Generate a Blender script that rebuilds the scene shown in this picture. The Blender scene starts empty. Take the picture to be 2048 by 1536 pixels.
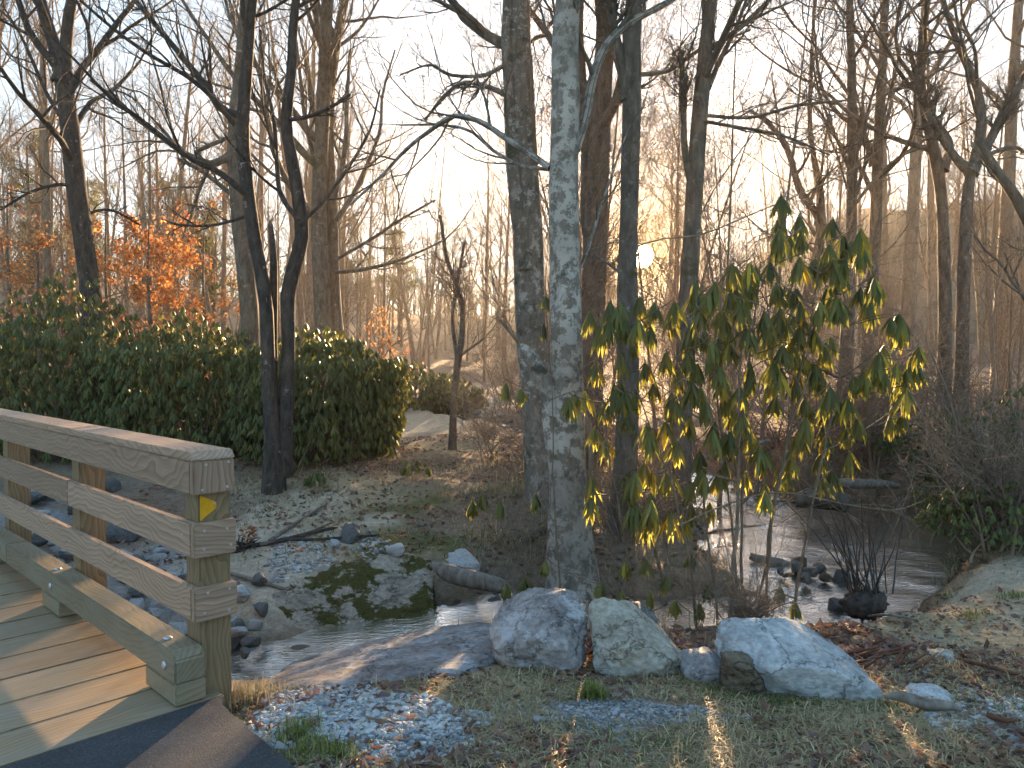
import bpy, bmesh, math, random
import numpy as np
from mathutils import Vector, Matrix
random.seed(7)
rng = np.random.default_rng(11)
SC = bpy.context.scene
COL = SC.collection
R = math.radians

# ------------------------------------------------------------------ camera, sky, sun, exposure
CAM_H, FPX, PITCH = 1.45, 1539.0, R(1.787)
cam_d = bpy.data.cameras.new('camera'); cam = bpy.data.objects.new('camera', cam_d); COL.objects.link(cam)
cam.location = (0, 0, CAM_H); cam.rotation_euler = (R(90) - PITCH, 0, 0)
cam_d.sensor_width = 36; cam_d.lens = FPX / 2048 * 36; cam_d.clip_start = .05; cam_d.clip_end = 2000
SC.camera = cam

def ray(px, py):
    x = (px - 1024) / FPX; u = (768 - py) / FPX
    return Vector((x, math.cos(PITCH) + u * math.sin(PITCH), -math.sin(PITCH) + u * math.cos(PITCH)))
def at(px, py, Y):            # the point seen at a pixel, Y metres in front
    d = ray(px, py); return Vector((0, 0, CAM_H)) + d * (Y / d.y)
def onz(px, py, z):           # the point seen at a pixel on the level z
    d = ray(px, py); return Vector((0, 0, CAM_H)) + d * ((z - CAM_H) / d.z)

SUN = ray(1284, 512).normalized()
SUN_EL = math.asin(SUN.z); SUN_AZ = math.atan2(SUN.x, SUN.y)
w = bpy.data.worlds.new('World'); SC.world = w; w.use_nodes = True
nt = w.node_tree; nt.nodes.clear()
def N(nt, t, **kw):
    n = nt.nodes.new(t)
    for k, v in kw.items():
        if k in n.inputs: n.inputs[k].default_value = v
        else: setattr(n, k, v)
    return n
sky = N(nt, 'ShaderNodeTexSky', sky_type='NISHITA', sun_disc=False, sun_elevation=SUN_EL, sun_rotation=SUN_AZ,
        altitude=600, air_density=1.0, dust_density=.15, ozone_density=2.5)
bg = N(nt, 'ShaderNodeBackground', Strength=.095)
gm = N(nt, 'ShaderNodeGamma', Gamma=.3)   # softens the range of the sky evenly all round
nt.links.new(sky.outputs[0], gm.inputs[0]); hs = N(nt, 'ShaderNodeHueSaturation', Saturation=1.85); nt.links.new(gm.outputs[0], hs.inputs['Color']); skycol = hs.outputs[0]
tc = N(nt, 'ShaderNodeTexCoord')
dot = N(nt, 'ShaderNodeVectorMath', operation='DOT_PRODUCT'); dot.inputs[1].default_value = SUN
nt.links.new(tc.outputs['Generated'], dot.inputs[0])
mr = N(nt, 'ShaderNodeMapRange', interpolation_type='SMOOTHSTEP')
for i, v in ((1, math.cos(R(.88))), (2, math.cos(R(.7))), (3, 0), (4, 1)): mr.inputs[i].default_value = v
nt.links.new(dot.outputs['Value'], mr.inputs[0])
pa_ = N(nt, 'ShaderNodeMath', operation='POWER'); pa_.inputs[1].default_value = 260; nt.links.new(dot.outputs['Value'], pa_.inputs[0])
au = N(nt, 'ShaderNodeMix', data_type='RGBA'); au.inputs[7].default_value = (.78, .40, .09, 1)   # warm aureole round the low sun
nt.links.new(pa_.outputs[0], au.inputs[0]); nt.links.new(skycol, au.inputs[6]); nt.links.new(au.outputs[2], bg.inputs[0])
pw = N(nt, 'ShaderNodeMath', operation='POWER'); pw.inputs[1].default_value = 9000
nt.links.new(dot.outputs['Value'], pw.inputs[0])
ma = N(nt, 'ShaderNodeMath', operation='MULTIPLY_ADD'); ma.inputs[1].default_value = 22
ml = N(nt, 'ShaderNodeMath', operation='MULTIPLY'); ml.inputs[1].default_value = .5
nt.links.new(pw.outputs[0], ml.inputs[0]); nt.links.new(mr.outputs[0], ma.inputs[0]); nt.links.new(ml.outputs[0], ma.inputs[2])
bg2 = N(nt, 'ShaderNodeBackground'); bg2.inputs[0].default_value = (1, .80, .42, 1)
nt.links.new(ma.outputs[0], bg2.inputs[1])
ad = N(nt, 'ShaderNodeAddShader'); wo = N(nt, 'ShaderNodeOutputWorld')
nt.links.new(bg.outputs[0], ad.inputs[0]); nt.links.new(bg2.outputs[0], ad.inputs[1]); nt.links.new(ad.outputs[0], wo.inputs[0])

sl = bpy.data.lights.new('sun_lamp', 'SUN'); sl.energy = 4.4; sl.angle = R(.55); sl.color = (1, .66, .36)
so = bpy.data.objects.new('sun_lamp', sl); COL.objects.link(so)
so.rotation_euler = SUN.to_track_quat('Z', 'Y').to_euler(); so.location = SUN * 60

vs = SC.view_settings
vs.view_transform = 'Standard'; vs.look = 'None'; vs.gamma = 1; vs.use_curve_mapping = False; vs.exposure = 3.2
SC.render.engine = 'CYCLES'
cy = SC.cycles
cy.use_denoising = True; cy.max_bounces = 7; cy.diffuse_bounces = 3; cy.glossy_bounces = 3; cy.transmission_bounces = 4
cy.volume_bounces = 0; cy.transparent_max_bounces = 6; cy.sample_clamp_indirect = 6; cy.caustics_reflective = False; cy.caustics_refractive = False
HAZE_DENSITY = .0006

# ------------------------------------------------------------------ helpers
def nz(p, seed=0):            # value noise, p (...,3)
    p = np.asarray(p, float); i = np.floor(p).astype(np.int64); f = p - i; f = f * f * (3 - 2 * f)
    def h(a, b, c):
        n = (a * 374761393 + b * 668265263 + c * 2147483647 + seed * 974634777) & 0xffffffff
        n = ((n ^ (n >> 13)) * 1274126177) & 0xffffffff
        return ((n ^ (n >> 16)) & 0xffff) / 32767.5 - 1
    x, y, z = i[..., 0], i[..., 1], i[..., 2]; r = 0
    for dx in (0, 1):
        for dy in (0, 1):
            for dz in (0, 1):
                wt = (f[..., 0] if dx else 1 - f[..., 0]) * (f[..., 1] if dy else 1 - f[..., 1]) * (f[..., 2] if dz else 1 - f[..., 2])
                r = r + wt * h(x + dx, y + dy, z + dz)
    return r
def fbm(p, o=4, seed=0):
    p = np.asarray(p, float); s = 0; a = .5
    for k in range(o): s = s + a * nz(p, seed + k); p = p * 2.07 + 3.1; a *= .5
    return s

class Acc:
    def __init__(s): s.v = []; s.f = []; s.c = []; s.n = 0
    def add(s, v, faces, col=None):
        v = np.asarray(v, float).reshape(-1, 3); s.v.append(v)
        if not isinstance(faces, (list, tuple)): faces = [faces]
        for f in faces: s.f.append(np.asarray(f, np.int64) + s.n)
        s.n += len(v)
        if col is not None: s.c.append(np.broadcast_to(np.asarray(col, float), (len(v), 3)))
    def mesh(s, name, smooth=True):
        me = bpy.data.meshes.new(name); v = np.concatenate(s.v).astype(np.float32)
        me.vertices.add(len(v)); me.vertices.foreach_set('co', v.ravel())
        loops = np.concatenate([f.ravel() for f in s.f]).astype(np.int32)
        tot = np.concatenate([np.full(len(f), f.shape[1], np.int32) for f in s.f])
        st = np.concatenate([[0], np.cumsum(tot)[:-1]]).astype(np.int32)
        me.loops.add(len(loops)); me.loops.foreach_set('vertex_index', loops)
        me.polygons.add(len(tot)); me.polygons.foreach_set('loop_start', st)
        me.polygons.foreach_set('use_smooth', np.full(len(tot), smooth))
        me.update(calc_edges=True)
        if s.c:
            c = np.concatenate(s.c); a = me.color_attributes.new('Col', 'FLOAT_COLOR', 'POINT')
            a.data.foreach_set('color', np.concatenate([c, np.ones((len(c), 1))], 1).astype(np.float32).ravel())
        return me
    def obj(s, name, mat, parent=None, smooth=True): return link(name, s.mesh(name, smooth), mat, parent)

def link(name, me, mat=None, parent=None):
    o = bpy.data.objects.new(name, me); COL.objects.link(o)
    if mat and me and not me.materials: me.materials.append(mat)
    if parent: o.parent = parent
    return o
def tag(o, label, cat, group=None):
    o['label'] = label; o['category'] = cat
    if group: o['group'] = group
    return o
def empty(name, loc=(0, 0, 0), rz=0):
    o = bpy.data.objects.new(name, None); COL.objects.link(o); o.location = loc; o.rotation_euler = (0, 0, rz)
    o.empty_display_size = .2; return o
def dup(root, loc, rz=0, sc=1):
    kids = [c for c in bpy.data.objects if c.parent == root] if root.name not in KIDS else KIDS[root.name]
    KIDS[root.name] = kids
    r = root.copy(); COL.objects.link(r); r.location = loc; r.rotation_euler = (0, 0, rz); r.scale = (sc, sc, sc)
    for c in kids:
        d = c.copy(); COL.objects.link(d); d.parent = r
    return r
KIDS = {}

def tubes(P, Rr, k):
    B, n = P.shape[:2]
    T = np.gradient(P, axis=1); T /= np.linalg.norm(T, axis=2, keepdims=True) + 1e-9
    m = np.abs(T.mean(1)); ref = np.zeros((B, 3)); ref[np.arange(B), m.argmin(1)] = 1
    A = np.cross(T, ref[:, None]); A /= np.linalg.norm(A, axis=2, keepdims=True) + 1e-9
    Bv = np.cross(T, A)
    a = np.arange(k) * 2 * np.pi / k
    V = P[:, :, None] + Rr[:, :, None, None] * (np.cos(a)[:, None] * A[:, :, None] + np.sin(a)[:, None] * Bv[:, :, None])
    b = np.arange(B)[:, None, None] * n * k; i = np.arange(n - 1)[None, :, None] * k; j = np.arange(k)[None, None]
    j2 = (j + 1) % k
    F = np.stack([b + i + j, b + i + j2, b + i + k + j2, b + i + k + j], -1).reshape(-1, 4)
    return V, F
def resample(pts, n, smooth=True):   # Catmull-Rom through rows of any width
    p = np.asarray(pts, float); m = len(p)
    if m == 2: t = np.linspace(0, 1, n)[:, None]; return p[0] * (1 - t) + p[1] * t
    q = np.vstack([2 * p[0] - p[1], p, 2 * p[-1] - p[-2]])
    d = np.r_[0, np.cumsum(np.linalg.norm(np.diff(p[:, :3], axis=0), axis=1))]
    s = np.linspace(0, d[-1], n); i = np.clip(np.searchsorted(d, s, 'right') - 1, 0, m - 2)
    t = ((s - d[i]) / (d[i + 1] - d[i] + 1e-9))[:, None]
    a, b, c, e = q[i], q[i + 1], q[i + 2], q[i + 3]
    return .5 * (2 * b + (c - a) * t + (2 * a - 5 * b + 4 * c - e) * t ** 2 + (3 * b - a - 3 * c + e) * t ** 3)
def grow(P, Rr, k, t0, t1, ang, lr, npts, up, wob, rr, g, taper=.2, rmin=.0022, flat=0):
    B, n = P.shape[:2]
    t = t0 + (t1 - t0) * (np.arange(k)[None] + g.random((B, k))) / k
    x = t * (n - 1.001); i = x.astype(int); f = (x - i)[..., None]; bi = np.arange(B)[:, None]
    pos = P[bi, i] * (1 - f) + P[bi, i + 1] * f
    rad = (Rr[bi, i] * (1 - f[..., 0]) + Rr[bi, i + 1] * f[..., 0])
    T = P[bi, i + 1] - P[bi, i]; T /= np.linalg.norm(T, axis=-1, keepdims=True) + 1e-9
    L = np.linalg.norm(np.diff(P, axis=1), axis=2).sum(1)[:, None] * lr * (1.15 - .6 * t) * g.uniform(.6, 1.3, (B, k))
    v = g.normal(size=(B, k, 3)); v[..., 2] *= 1 - flat; v -= (v * T).sum(-1, keepdims=True) * T; v /= np.linalg.norm(v, axis=-1, keepdims=True) + 1e-9
    a = np.radians(g.uniform(ang[0], ang[1], (B, k)))[..., None]
    d = np.cos(a) * T + np.sin(a) * v
    M = B * k; d = d.reshape(M, 3); p = pos.reshape(M, 3); L = L.reshape(M, 1); rad = rad.reshape(M)
    Q = np.empty((M, npts, 3)); Q[:, 0] = p
    curl = g.normal(size=(M, 3)) * wob * .6
    for s in range(1, npts):
        d = d + np.array([0, 0, up]) + g.normal(size=(M, 3)) * wob + curl * (1 if (s // 3) % 2 else -.8)
        d /= np.linalg.norm(d, axis=1, keepdims=True)
        p = p + d * L / (npts - 1); Q[:, s] = p
    r0 = np.maximum(rad * rr * g.uniform(.75, 1.1, M), rmin)
    return Q, np.maximum(r0[:, None] * np.linspace(1, taper, npts)[None], rmin * .7)

# ------------------------------------------------------------------ materials
def mat(name):
    m = bpy.data.materials.new(name); m.use_nodes = True; t = m.node_tree; t.nodes.clear()
    o = N(t, 'ShaderNodeOutputMaterial'); b = N(t, 'ShaderNodeBsdfPrincipled'); t.links.new(b.outputs[0], o.inputs[0])
    b.inputs['Roughness'].default_value = .85; b.inputs['Specular IOR Level'].default_value = .25
    return m, t, b, o
def L(t, a, b): t.links.new(a, b)
def noise(t, scale, detail=6, rough=.6, vec=None, dist=0):
    n = N(t, 'ShaderNodeTexNoise', Scale=scale, Detail=detail, Roughness=rough, Distortion=dist)
    if vec is not None: L(t, vec, n.inputs['Vector'])
    return n
def ramp(t, src, stops):
    r = N(t, 'ShaderNodeValToRGB'); e = r.color_ramp.elements
    while len(e) < len(stops): e.new(.5)
    for i, (p, c) in enumerate(stops): e[i].position = p; e[i].color = (*c, 1) if len(c) == 3 else c
    L(t, src, r.inputs[0]); return r
def mix(t, fac, a, b, mode='MIX'):
    m = N(t, 'ShaderNodeMix', data_type='RGBA', blend_type=mode)
    for s, v in ((0, fac), (6, a), (7, b)):
        if isinstance(v, (int, float)): m.inputs[s].default_value = v
        elif isinstance(v, tuple): m.inputs[s].default_value = (*v, 1)
        else: L(t, v, m.inputs[s])
    return m.outputs[2]
def bump(t, b, src, strength, dist=.01):
    n = N(t, 'ShaderNodeBump', Strength=strength, Distance=dist); L(t, src, n.inputs['Height']); L(t, n.outputs[0], b.inputs['Normal'])
def coords(t, scale=(1, 1, 1), rnd=True):
    c = N(t, 'ShaderNodeTexCoord'); m = N(t, 'ShaderNodeMapping'); m.inputs['Scale'].default_value = scale
    L(t, c.outputs['Object'], m.inputs[0])
    if rnd:
        oi = N(t, 'ShaderNodeObjectInfo'); mu = N(t, 'ShaderNodeMath', operation='MULTIPLY'); mu.inputs[1].default_value = 37.
        L(t, oi.outputs['Random'], mu.inputs[0]); L(t, mu.outputs[0], m.inputs['Location'])
    return m.outputs[0]
BW = ((0, (0, 0, 0)), (1, (1, 1, 1)))

def bark(name, dark, light, lichen=None, moss=None, amt=.55, sc=1):
    m, t, b, o = mat(name); v = coords(t, (9 * sc, 9 * sc, 3 * sc), False); v2 = coords(t, (1, 1, 1), False)
    n1 = noise(t, 1.6, 8, .7, v, .3); c = ramp(t, n1.outputs[0], ((.32, dark), (.68, light))).outputs[0]
    if lichen:
        n2 = noise(t, 9 * sc, 10, .74, v2, .12); f = ramp(t, n2.outputs[0], ((amt, (0, 0, 0)), (amt + .05, (1, 1, 1))))
        n4 = noise(t, 1.3, 2, .5, v2); f4 = ramp(t, n4.outputs[0], ((.35, (.25,) * 3), (.6, (1, 1, 1))))
        c = mix(t, mix(t, 1., f.outputs[0], f4.outputs[0], 'MULTIPLY'), c, lichen)
    if moss:
        n3 = noise(t, 2.7, 7, .7, v2, .4); f = ramp(t, n3.outputs[0], ((.56, (0, 0, 0)), (.64, (.85,) * 3)))
        c = mix(t, f.outputs[0], c, moss)
    L(t, c, b.inputs['Base Color']); bump(t, b, n1.outputs[0], .9, .012); return m
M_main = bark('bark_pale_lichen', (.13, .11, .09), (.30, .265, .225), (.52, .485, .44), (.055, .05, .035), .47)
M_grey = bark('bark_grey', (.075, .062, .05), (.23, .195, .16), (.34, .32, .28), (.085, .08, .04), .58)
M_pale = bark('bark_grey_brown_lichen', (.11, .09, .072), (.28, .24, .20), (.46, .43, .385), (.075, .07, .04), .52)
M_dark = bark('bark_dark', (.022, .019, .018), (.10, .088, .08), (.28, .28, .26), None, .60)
M_twig = bark('bark_brown_twig', (.15, .11, .08), (.36, .275, .21), None, None)
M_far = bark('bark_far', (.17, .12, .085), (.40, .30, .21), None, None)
M_shrub = bark('bark_shrub_stem', (.12, .085, .06), (.30, .23, .165), (.36, .34, .30), None, .62, 2)
M_drift = bark('driftwood', (.09, .075, .06), (.34, .30, .26), None, None)
M_redbark = bark('red_bark_strip', (.07, .028, .018), (.22, .10, .06), None, None)

def leafmat(name, base, trans, rough=.42, tmix=.45):
    m, t, b, o = mat(name)
    a = N(t, 'ShaderNodeVertexColor', layer_name='Col') if False else N(t, 'ShaderNodeAttribute', attribute_name='Col')
    c = mix(t, 1., a.outputs['Color'], base, 'MULTIPLY')
    b.inputs['Roughness'].default_value = rough; b.inputs['Specular IOR Level'].default_value = .4
    L(t, c, b.inputs['Base Color'])
    tr = N(t, 'ShaderNodeBsdfTranslucent'); L(t, mix(t, 1., a.outputs['Color'], trans, 'MULTIPLY'), tr.inputs[0])
    ms = N(t, 'ShaderNodeMixShader'); ms.inputs[0].default_value = tmix
    L(t, b.outputs[0], ms.inputs[1]); L(t, tr.outputs[0], ms.inputs[2]); L(t, ms.outputs[0], o.inputs[0]); return m
M_rhodo = leafmat('rhododendron_leaf', (.11, .14, .05), (.36, .35, .05), .4, .35)
M_rhodo2 = leafmat('rhododendron_leaf_olive', (.17, .18, .07), (.50, .48, .10), .45, .55)
M_orange = leafmat('dry_orange_leaf', (.52, .27, .12), (.80, .42, .16), .7, .55)
M_grass = leafmat('grass_blade', (1, 1, 1), (1, 1, 1), .6, .35)
M_pine = leafmat('pine_needle', (.07, .085, .03), (.2, .2, .05), .6, .35)

def vcol(name, sc=30, rough=.9, bstr=.6, lo=.6, hi=1.35, bd=.012):
    m, t, b, o = mat(name); a = N(t, 'ShaderNodeAttribute', attribute_name='Col'); v = coords(t, rnd=False)
    n = noise(t, sc, 9, .72, v); r = ramp(t, n.outputs[0], ((.28, (lo,) * 3), (.72, (hi,) * 3)))
    n2 = noise(t, sc * 5, 4, .7, v); r2 = ramp(t, n2.outputs[0], ((.3, (.72,) * 3), (.7, (1.22,) * 3)))
    c = mix(t, 1., mix(t, 1., a.outputs['Color'], r.outputs[0], 'MULTIPLY'), r2.outputs[0], 'MULTIPLY')
    L(t, c, b.inputs['Base Color']); b.inputs['Roughness'].default_value = rough
    bump(t, b, mix(t, .5, n.outputs[0], n2.outputs[0]), bstr, bd); return m
M_ground = vcol('ground_soil', 14, .95, .8, .55, 1.4, .03)
M_pebble = vcol('pebble_stone', 60, .75, .3)

def rock(name, base, light, dark, veins=.0, moss=None, mossamt=.6, sc=1., stretch=(1, 1, 2.2), lichen=None):
    m, t, b, o = mat(name); v = coords(t, stretch)
    n = noise(t, 3.2 * sc, 10, .72, v, .2); c = ramp(t, n.outputs[0], ((.3, dark), (.5, base), (.72, light))).outputs[0]
    n2 = noise(t, 26 * sc, 8, .75, v); c = mix(t, .75, c, ramp(t, n2.outputs[0], ((.32, (.4,) * 3), (.68, (1.5,) * 3))).outputs[0], 'MULTIPLY')
    vo = N(t, 'ShaderNodeTexVoronoi', feature='DISTANCE_TO_EDGE', Scale=2.6 * sc); nd = noise(t, 5, 5, .7, v); va = N(t, 'ShaderNodeVectorMath', operation='MULTIPLY_ADD'); va.inputs[1].default_value = (.35,) * 3; L(t, nd.outputs['Color'], va.inputs[0]); L(t, v, va.inputs[2]); L(t, va.outputs[0], vo.inputs[0])
    crk = ramp(t, vo.outputs['Distance'], ((.0, (.35,) * 3), (.022, (1, 1, 1)))).outputs[0]; c = mix(t, .8, c, crk, 'MULTIPLY')
    if veins:
        wv = N(t, 'ShaderNodeTexWave', Scale=2.2 * sc, Distortion=9, Detail=4); wv.inputs['Detail Scale'].default_value = 1.6; L(t, v, wv.inputs[0])
        c = mix(t, ramp(t, wv.outputs[0], ((.78, (0, 0, 0)), (.97, (veins,) * 3))).outputs[0], c, (.66, .66, .67))
    if lichen:
        n5 = noise(t, 4.2 * sc, 10, .8, v, .15); c = mix(t, ramp(t, n5.outputs[0], ((.53, (0, 0, 0)), (.57, (.9,) * 3))).outputs[0], c, lichen)
    if moss:
        n3 = noise(t, 2.1, 9, .7, coords(t, (1, 1.6, 1.6)), .1)
        f = ramp(t, n3.outputs[0], ((mossamt, (0, 0, 0)), (mossamt + .035, (1, 1, 1)))).outputs[0]
        n4 = noise(t, 50, 6, .8, v); c = mix(t, f, c, ramp(t, n4.outputs[0], ((.35, tuple(x * .5 for x in moss)), (.65, tuple(x * 1.7 for x in moss)))).outputs[0])
    L(t, c, b.inputs['Base Color']); b.inputs['Roughness'].default_value = .8
    bump(t, b, mix(t, .3, mix(t, .35, n.outputs[0], n2.outputs[0]), crk), .9, .03); return m
M_blue = rock('rock_blue_grey', (.44, .45, .46), (.60, .61, .62), (.22, .225, .24), .25)
M_grn = rock('rock_tan_grey', (.39, .355, .29), (.55, .51, .44), (.20, .18, .15), 0, None, .6, 1, (1, 1, 1.6), (.47, .455, .42))
M_lich = rock('rock_purple_lichen', (.32, .29, .285), (.50, .47, .46), (.11, .10, .10), 0, None, .6, 1, (1, 1, 1.5), (.47, .46, .47))
M_slab = rock('bedrock_grey', (.27, .255, .255), (.45, .435, .435), (.11, .10, .10), 0, (.11, .075, .025), .66, 1., (1, 1, 2), (.38, .39, .42))
M_mossr = rock('bedrock_mossy', (.34, .30, .25), (.48, .43, .37), (.19, .165, .14), 0, (.062, .056, .014), .49, 1, (1, 1, 2))
M_brown = rock('rock_brown', (.16, .125, .09), (.27, .22, .17), (.07, .055, .04))
M_marble = rock('rock_marble', (.56, .58, .60), (.68, .69, .70), (.22, .23, .25), .75, None, .6, 3.)
M_grst = rock('rock_dark_grey', (.16, .165, .165), (.29, .29, .28), (.07, .07, .075), .15, None, .6, 3)

def wood(name, early, late, ring=26, grey=.0, gcol=(.3, .3, .26)):
    m, t, b, o = mat(name); v = coords(t, (.55, 1, 1)); v3 = coords(t, (2, 40, 40))
    n0 = noise(t, 2.2, 3, .5, v); sub = N(t, 'ShaderNodeVectorMath', operation='MULTIPLY_ADD')
    L(t, n0.outputs['Color'], sub.inputs[0]); sub.inputs[1].default_value = (.0, .32, .32); L(t, v, sub.inputs[2])
    wv = N(t, 'ShaderNodeTexWave', wave_type='RINGS', rings_direction='X', wave_profile='SAW', Scale=ring, Distortion=.5, Detail=2)
    wv.inputs['Detail Scale'].default_value = 1.0; L(t, sub.outputs[0], wv.inputs[0])
    c = ramp(t, wv.outputs[0], ((0, early), (.55, tuple((a + c2) / 2 for a, c2 in zip(early, late))), (.9, late), (1, early))).outputs[0]
    n = noise(t, 1, 6, .7, v3); c = mix(t, .55, c, ramp(t, n.outputs[0], ((.3, (.55,) * 3), (.7, (1.3,) * 3))).outputs[0], 'MULTIPLY')
    vb = coords(t, (1.3, 3, 3)); nb = noise(t, 2.2, 5, .6, vb)
    oi = N(t, 'ShaderNodeObjectInfo'); c = mix(t, 1., c, ramp(t, oi.outputs['Random'], ((0, (.78, .76, .74)), (1, (1.14, 1.12, 1.1)))).outputs[0], 'MULTIPLY')
    if grey: c = mix(t, ramp(t, nb.outputs[0], ((.35, (0, 0, 0)), (.65, (grey,) * 3))).outputs[0], c, gcol)
    vn = N(t, 'ShaderNodeTexVoronoi', Scale=2.3); L(t, v, vn.inputs[0])
    c = mix(t, ramp(t, vn.outputs[0], ((.03, (.75,) * 3), (.075, (0, 0, 0)))).outputs[0], c, tuple(x * .35 for x in late))
    L(t, c, b.inputs['Base Color']); b.inputs['Roughness'].default_value = .5; b.inputs['Specular IOR Level'].default_value = .5
    bump(t, b, n.outputs[0], .25, .0015); return m
M_rail = wood('wood_rail_pinkish', (.47, .335, .245), (.29, .19, .135), 17)
M_post = wood('wood_post_olive', (.29, .215, .125), (.18, .125, .068), 18)
M_deck = wood('wood_deck_weathered', (.40, .285, .165), (.25, .165, .09), 15, .45, (.31, .27, .22))
M_curb = wood('wood_curb_green', (.33, .265, .165), (.20, .15, .09), 15, .6, (.28, .255, .20))

m, t, b, o = mat('yellow_paint'); M_yel = m; n = noise(t, 40, 4, .6, coords(t)); L(t, ramp(t, n.outputs[0], ((.3, (.66, .33, .015)), (.7, (.80, .42, .02)))).outputs[0], b.inputs['Base Color']); b.inputs['Roughness'].default_value = .5
m, t, b, o = mat('galvanised_metal'); M_met = m; b.inputs['Base Color'].default_value = (.6, .6, .62, 1); b.inputs['Metallic'].default_value = .8; b.inputs['Roughness'].default_value = .4
m, t, b, o = mat('asphalt'); M_asp = m; v = coords(t, rnd=False); n = noise(t, 130, 6, .8, v); n2 = noise(t, 5, 8, .7, v)
c = mix(t, 1., ramp(t, n.outputs[0], ((.3, (.03, .031, .036)), (.55, (.07, .072, .08)), (.66, (.16, .16, .165)), (.75, (.3, .3, .3)))).outputs[0], ramp(t, n2.outputs[0], ((.3, (.75,) * 3), (.7, (1.25,) * 3))).outputs[0], 'MULTIPLY')
L(t, c, b.inputs['Base Color']); bump(t, b, n.outputs[0], .8, .006); b.inputs['Roughness'].default_value = .8
m, t, b, o = mat('stream_water'); M_wat = m; v = coords(t, (1.2, 2.6, 1), False)
b.inputs['Base Color'].default_value = (.55, .50, .38, 1); b.inputs['Roughness'].default_value = .04; b.inputs['IOR'].default_value = 1.33; b.inputs['Transmission Weight'].default_value = .92; b.inputs['Specular IOR Level'].default_value = .5
n = noise(t, 9, 4, .6, v, .8); n2 = noise(t, 2.4, 3, .5, v, .4); bump(t, b, mix(t, .4, n.outputs[0], n2.outputs[0]), .5, .03)

# ------------------------------------------------------------------ ground and stream
PAL = dict(sand=(.43, .355, .27), litter=(.20, .13, .09), dry=(.31, .25, .155), moss=(.115, .105, .04), gravel=(.24, .24, .245), soil=(.20, .15, .11), clear=(.42, .34, .24), green=(.085, .09, .035), bank=(.40, .305, .21))
PAL = {k: tuple(min(c * 1.3, .62) for c in v) for k, v in PAL.items()}
CP = [  # pixel, height, cover
 (600,1530,-.03,'gravel'),(1000,1530,-.03,'dry'),(1500,1530,-.04,'litter'),(2040,1530,-.06,'dry'),(480,1400,-.14,'dry'),(560,1380,-.16,'dry'),(560,1350,-.6,'soil'),(700,1325,-.55,'soil'),(850,1305,-.5,'soil'),(960,1290,-.45,'soil'),(700,1360,-.20,'dry'),(880,1345,-.22,'dry'),(800,1330,-.3,'soil'),(620,1325,-.75,'soil'),(800,1285,-.62,'soil'),(700,1400,-.05,'gravel'),(900,1450,-.04,'gravel'),
 (900,1340,-.15,'dry'),(1100,1330,-.12,'litter'),(1250,1420,-.06,'gravel'),(1400,1360,-.12,'litter'),(1600,1400,-.13,'litter'),(1750,1400,-.13,'dry'),(1900,1390,-.14,'bank'),(2040,1400,-.12,'gravel'),(1780,1320,-.2,'litter'),(1950,1310,-.17,'dry'),
 (1400,1260,-.45,'litter'),(1300,1200,-.52,'soil'),(1145,1180,-.52,'soil'),(1480,1170,-.5,'soil'),(1770,1250,-.35,'dry'),(1850,1210,-.25,'bank'),(2040,1200,-.16,'bank'),(2040,1130,-.12,'sand'),(1900,1120,-.22,'soil'),(1800,1150,-.4,'litter'),
 (2040,1050,0,'green'),(1950,1060,-.1,'green'),(1850,1000,-.1,'soil'),(1700,950,-.05,'soil'),(2040,920,.3,'green'),(1800,900,.2,'litter'),
 (520,1180,-.55,'sand'),(480,1060,-.42,'sand'),(620,1090,-.44,'sand'),(700,1060,-.40,'sand'),(580,1000,-.3,'sand'),(640,960,-.16,'dry'),(750,985,-.2,'dry'),(830,1010,-.28,'moss'),(850,1090,-.42,'moss'),(950,1120,-.48,'soil'),(1000,1060,-.4,'soil'),(950,1010,-.25,'litter'),(820,940,-.12,'litter'),(700,930,-.10,'litter'),(900,900,-.08,'dry'),(900,850,-.02,'clear'),(860,815,.05,'clear'),(940,800,.15,'clear'),(1000,850,0,'litter'),(760,850,-.02,'clear'),
 (250,1000,-.35,'soil'),(100,960,-.32,'soil'),(350,1000,-.34,'litter'),(250,1060,-.5,'litter'),(0,900,-.2,'clear'),(250,900,-.14,'litter'),(0,1050,-.5,'gravel'),(300,1120,-.6,'gravel'),(420,1200,-.65,'gravel'),(460,1010,-.34,'soil'),
 (1040,950,-.16,'soil'),(1250,1100,-.46,'soil'),(1250,950,-.12,'litter'),(1400,880,.05,'litter'),(1150,830,.1,'litter'),(1600,880,.2,'litter'),(0,850,0,'dry'),(400,850,0,'clear'),(600,820,.1,'clear')]
cpx = []; 
for px, py, z, c in CP: p = onz(px, py, z); cpx.append((p.x, p.y, z, PAL[c]))
for x, y, z, c in ((-1, 0, -.05, 'soil'), (1.5, 0, -.05, 'dry'), (4, 1, -.05, 'dry'), (-4, 0, -.05, 'soil'), (5.5, 3.5, -.1, 'dry'), (0, -6, -.05, 'dry'), (-9, 5, -.4, 'soil'), (-6, 2, -.4, 'soil'), (9, 5, 0, 'bank'), (12, 10, .6, 'litter'), (-12, 10, -.2, 'dry'),
                   (0, 34, .5, 'litter'), (12, 30, 1.3, 'litter'), (-14, 30, .4, 'litter'), (20, 18, 1.4, 'litter'), (-22, 18, .3, 'litter'), (-25, 45, 2, 'litter'), (25, 45, 4, 'litter'), (0, 50, 1.6, 'litter'), (-8, 8.5, -.5, 'gravel'), (-14, 2, -.3, 'soil'), (14, 0, 0, 'dry'), (-8, -6, 0, 'dry'), (9, -6, 0, 'dry')):
    cpx.append((x, y, z, PAL[c]))
cxy = np.array([c[:2] for c in cpx]); cz = np.array([c[2] for c in cpx]); ccol = np.array([c[3] for c in cpx])
def ph(r): return r
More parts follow.
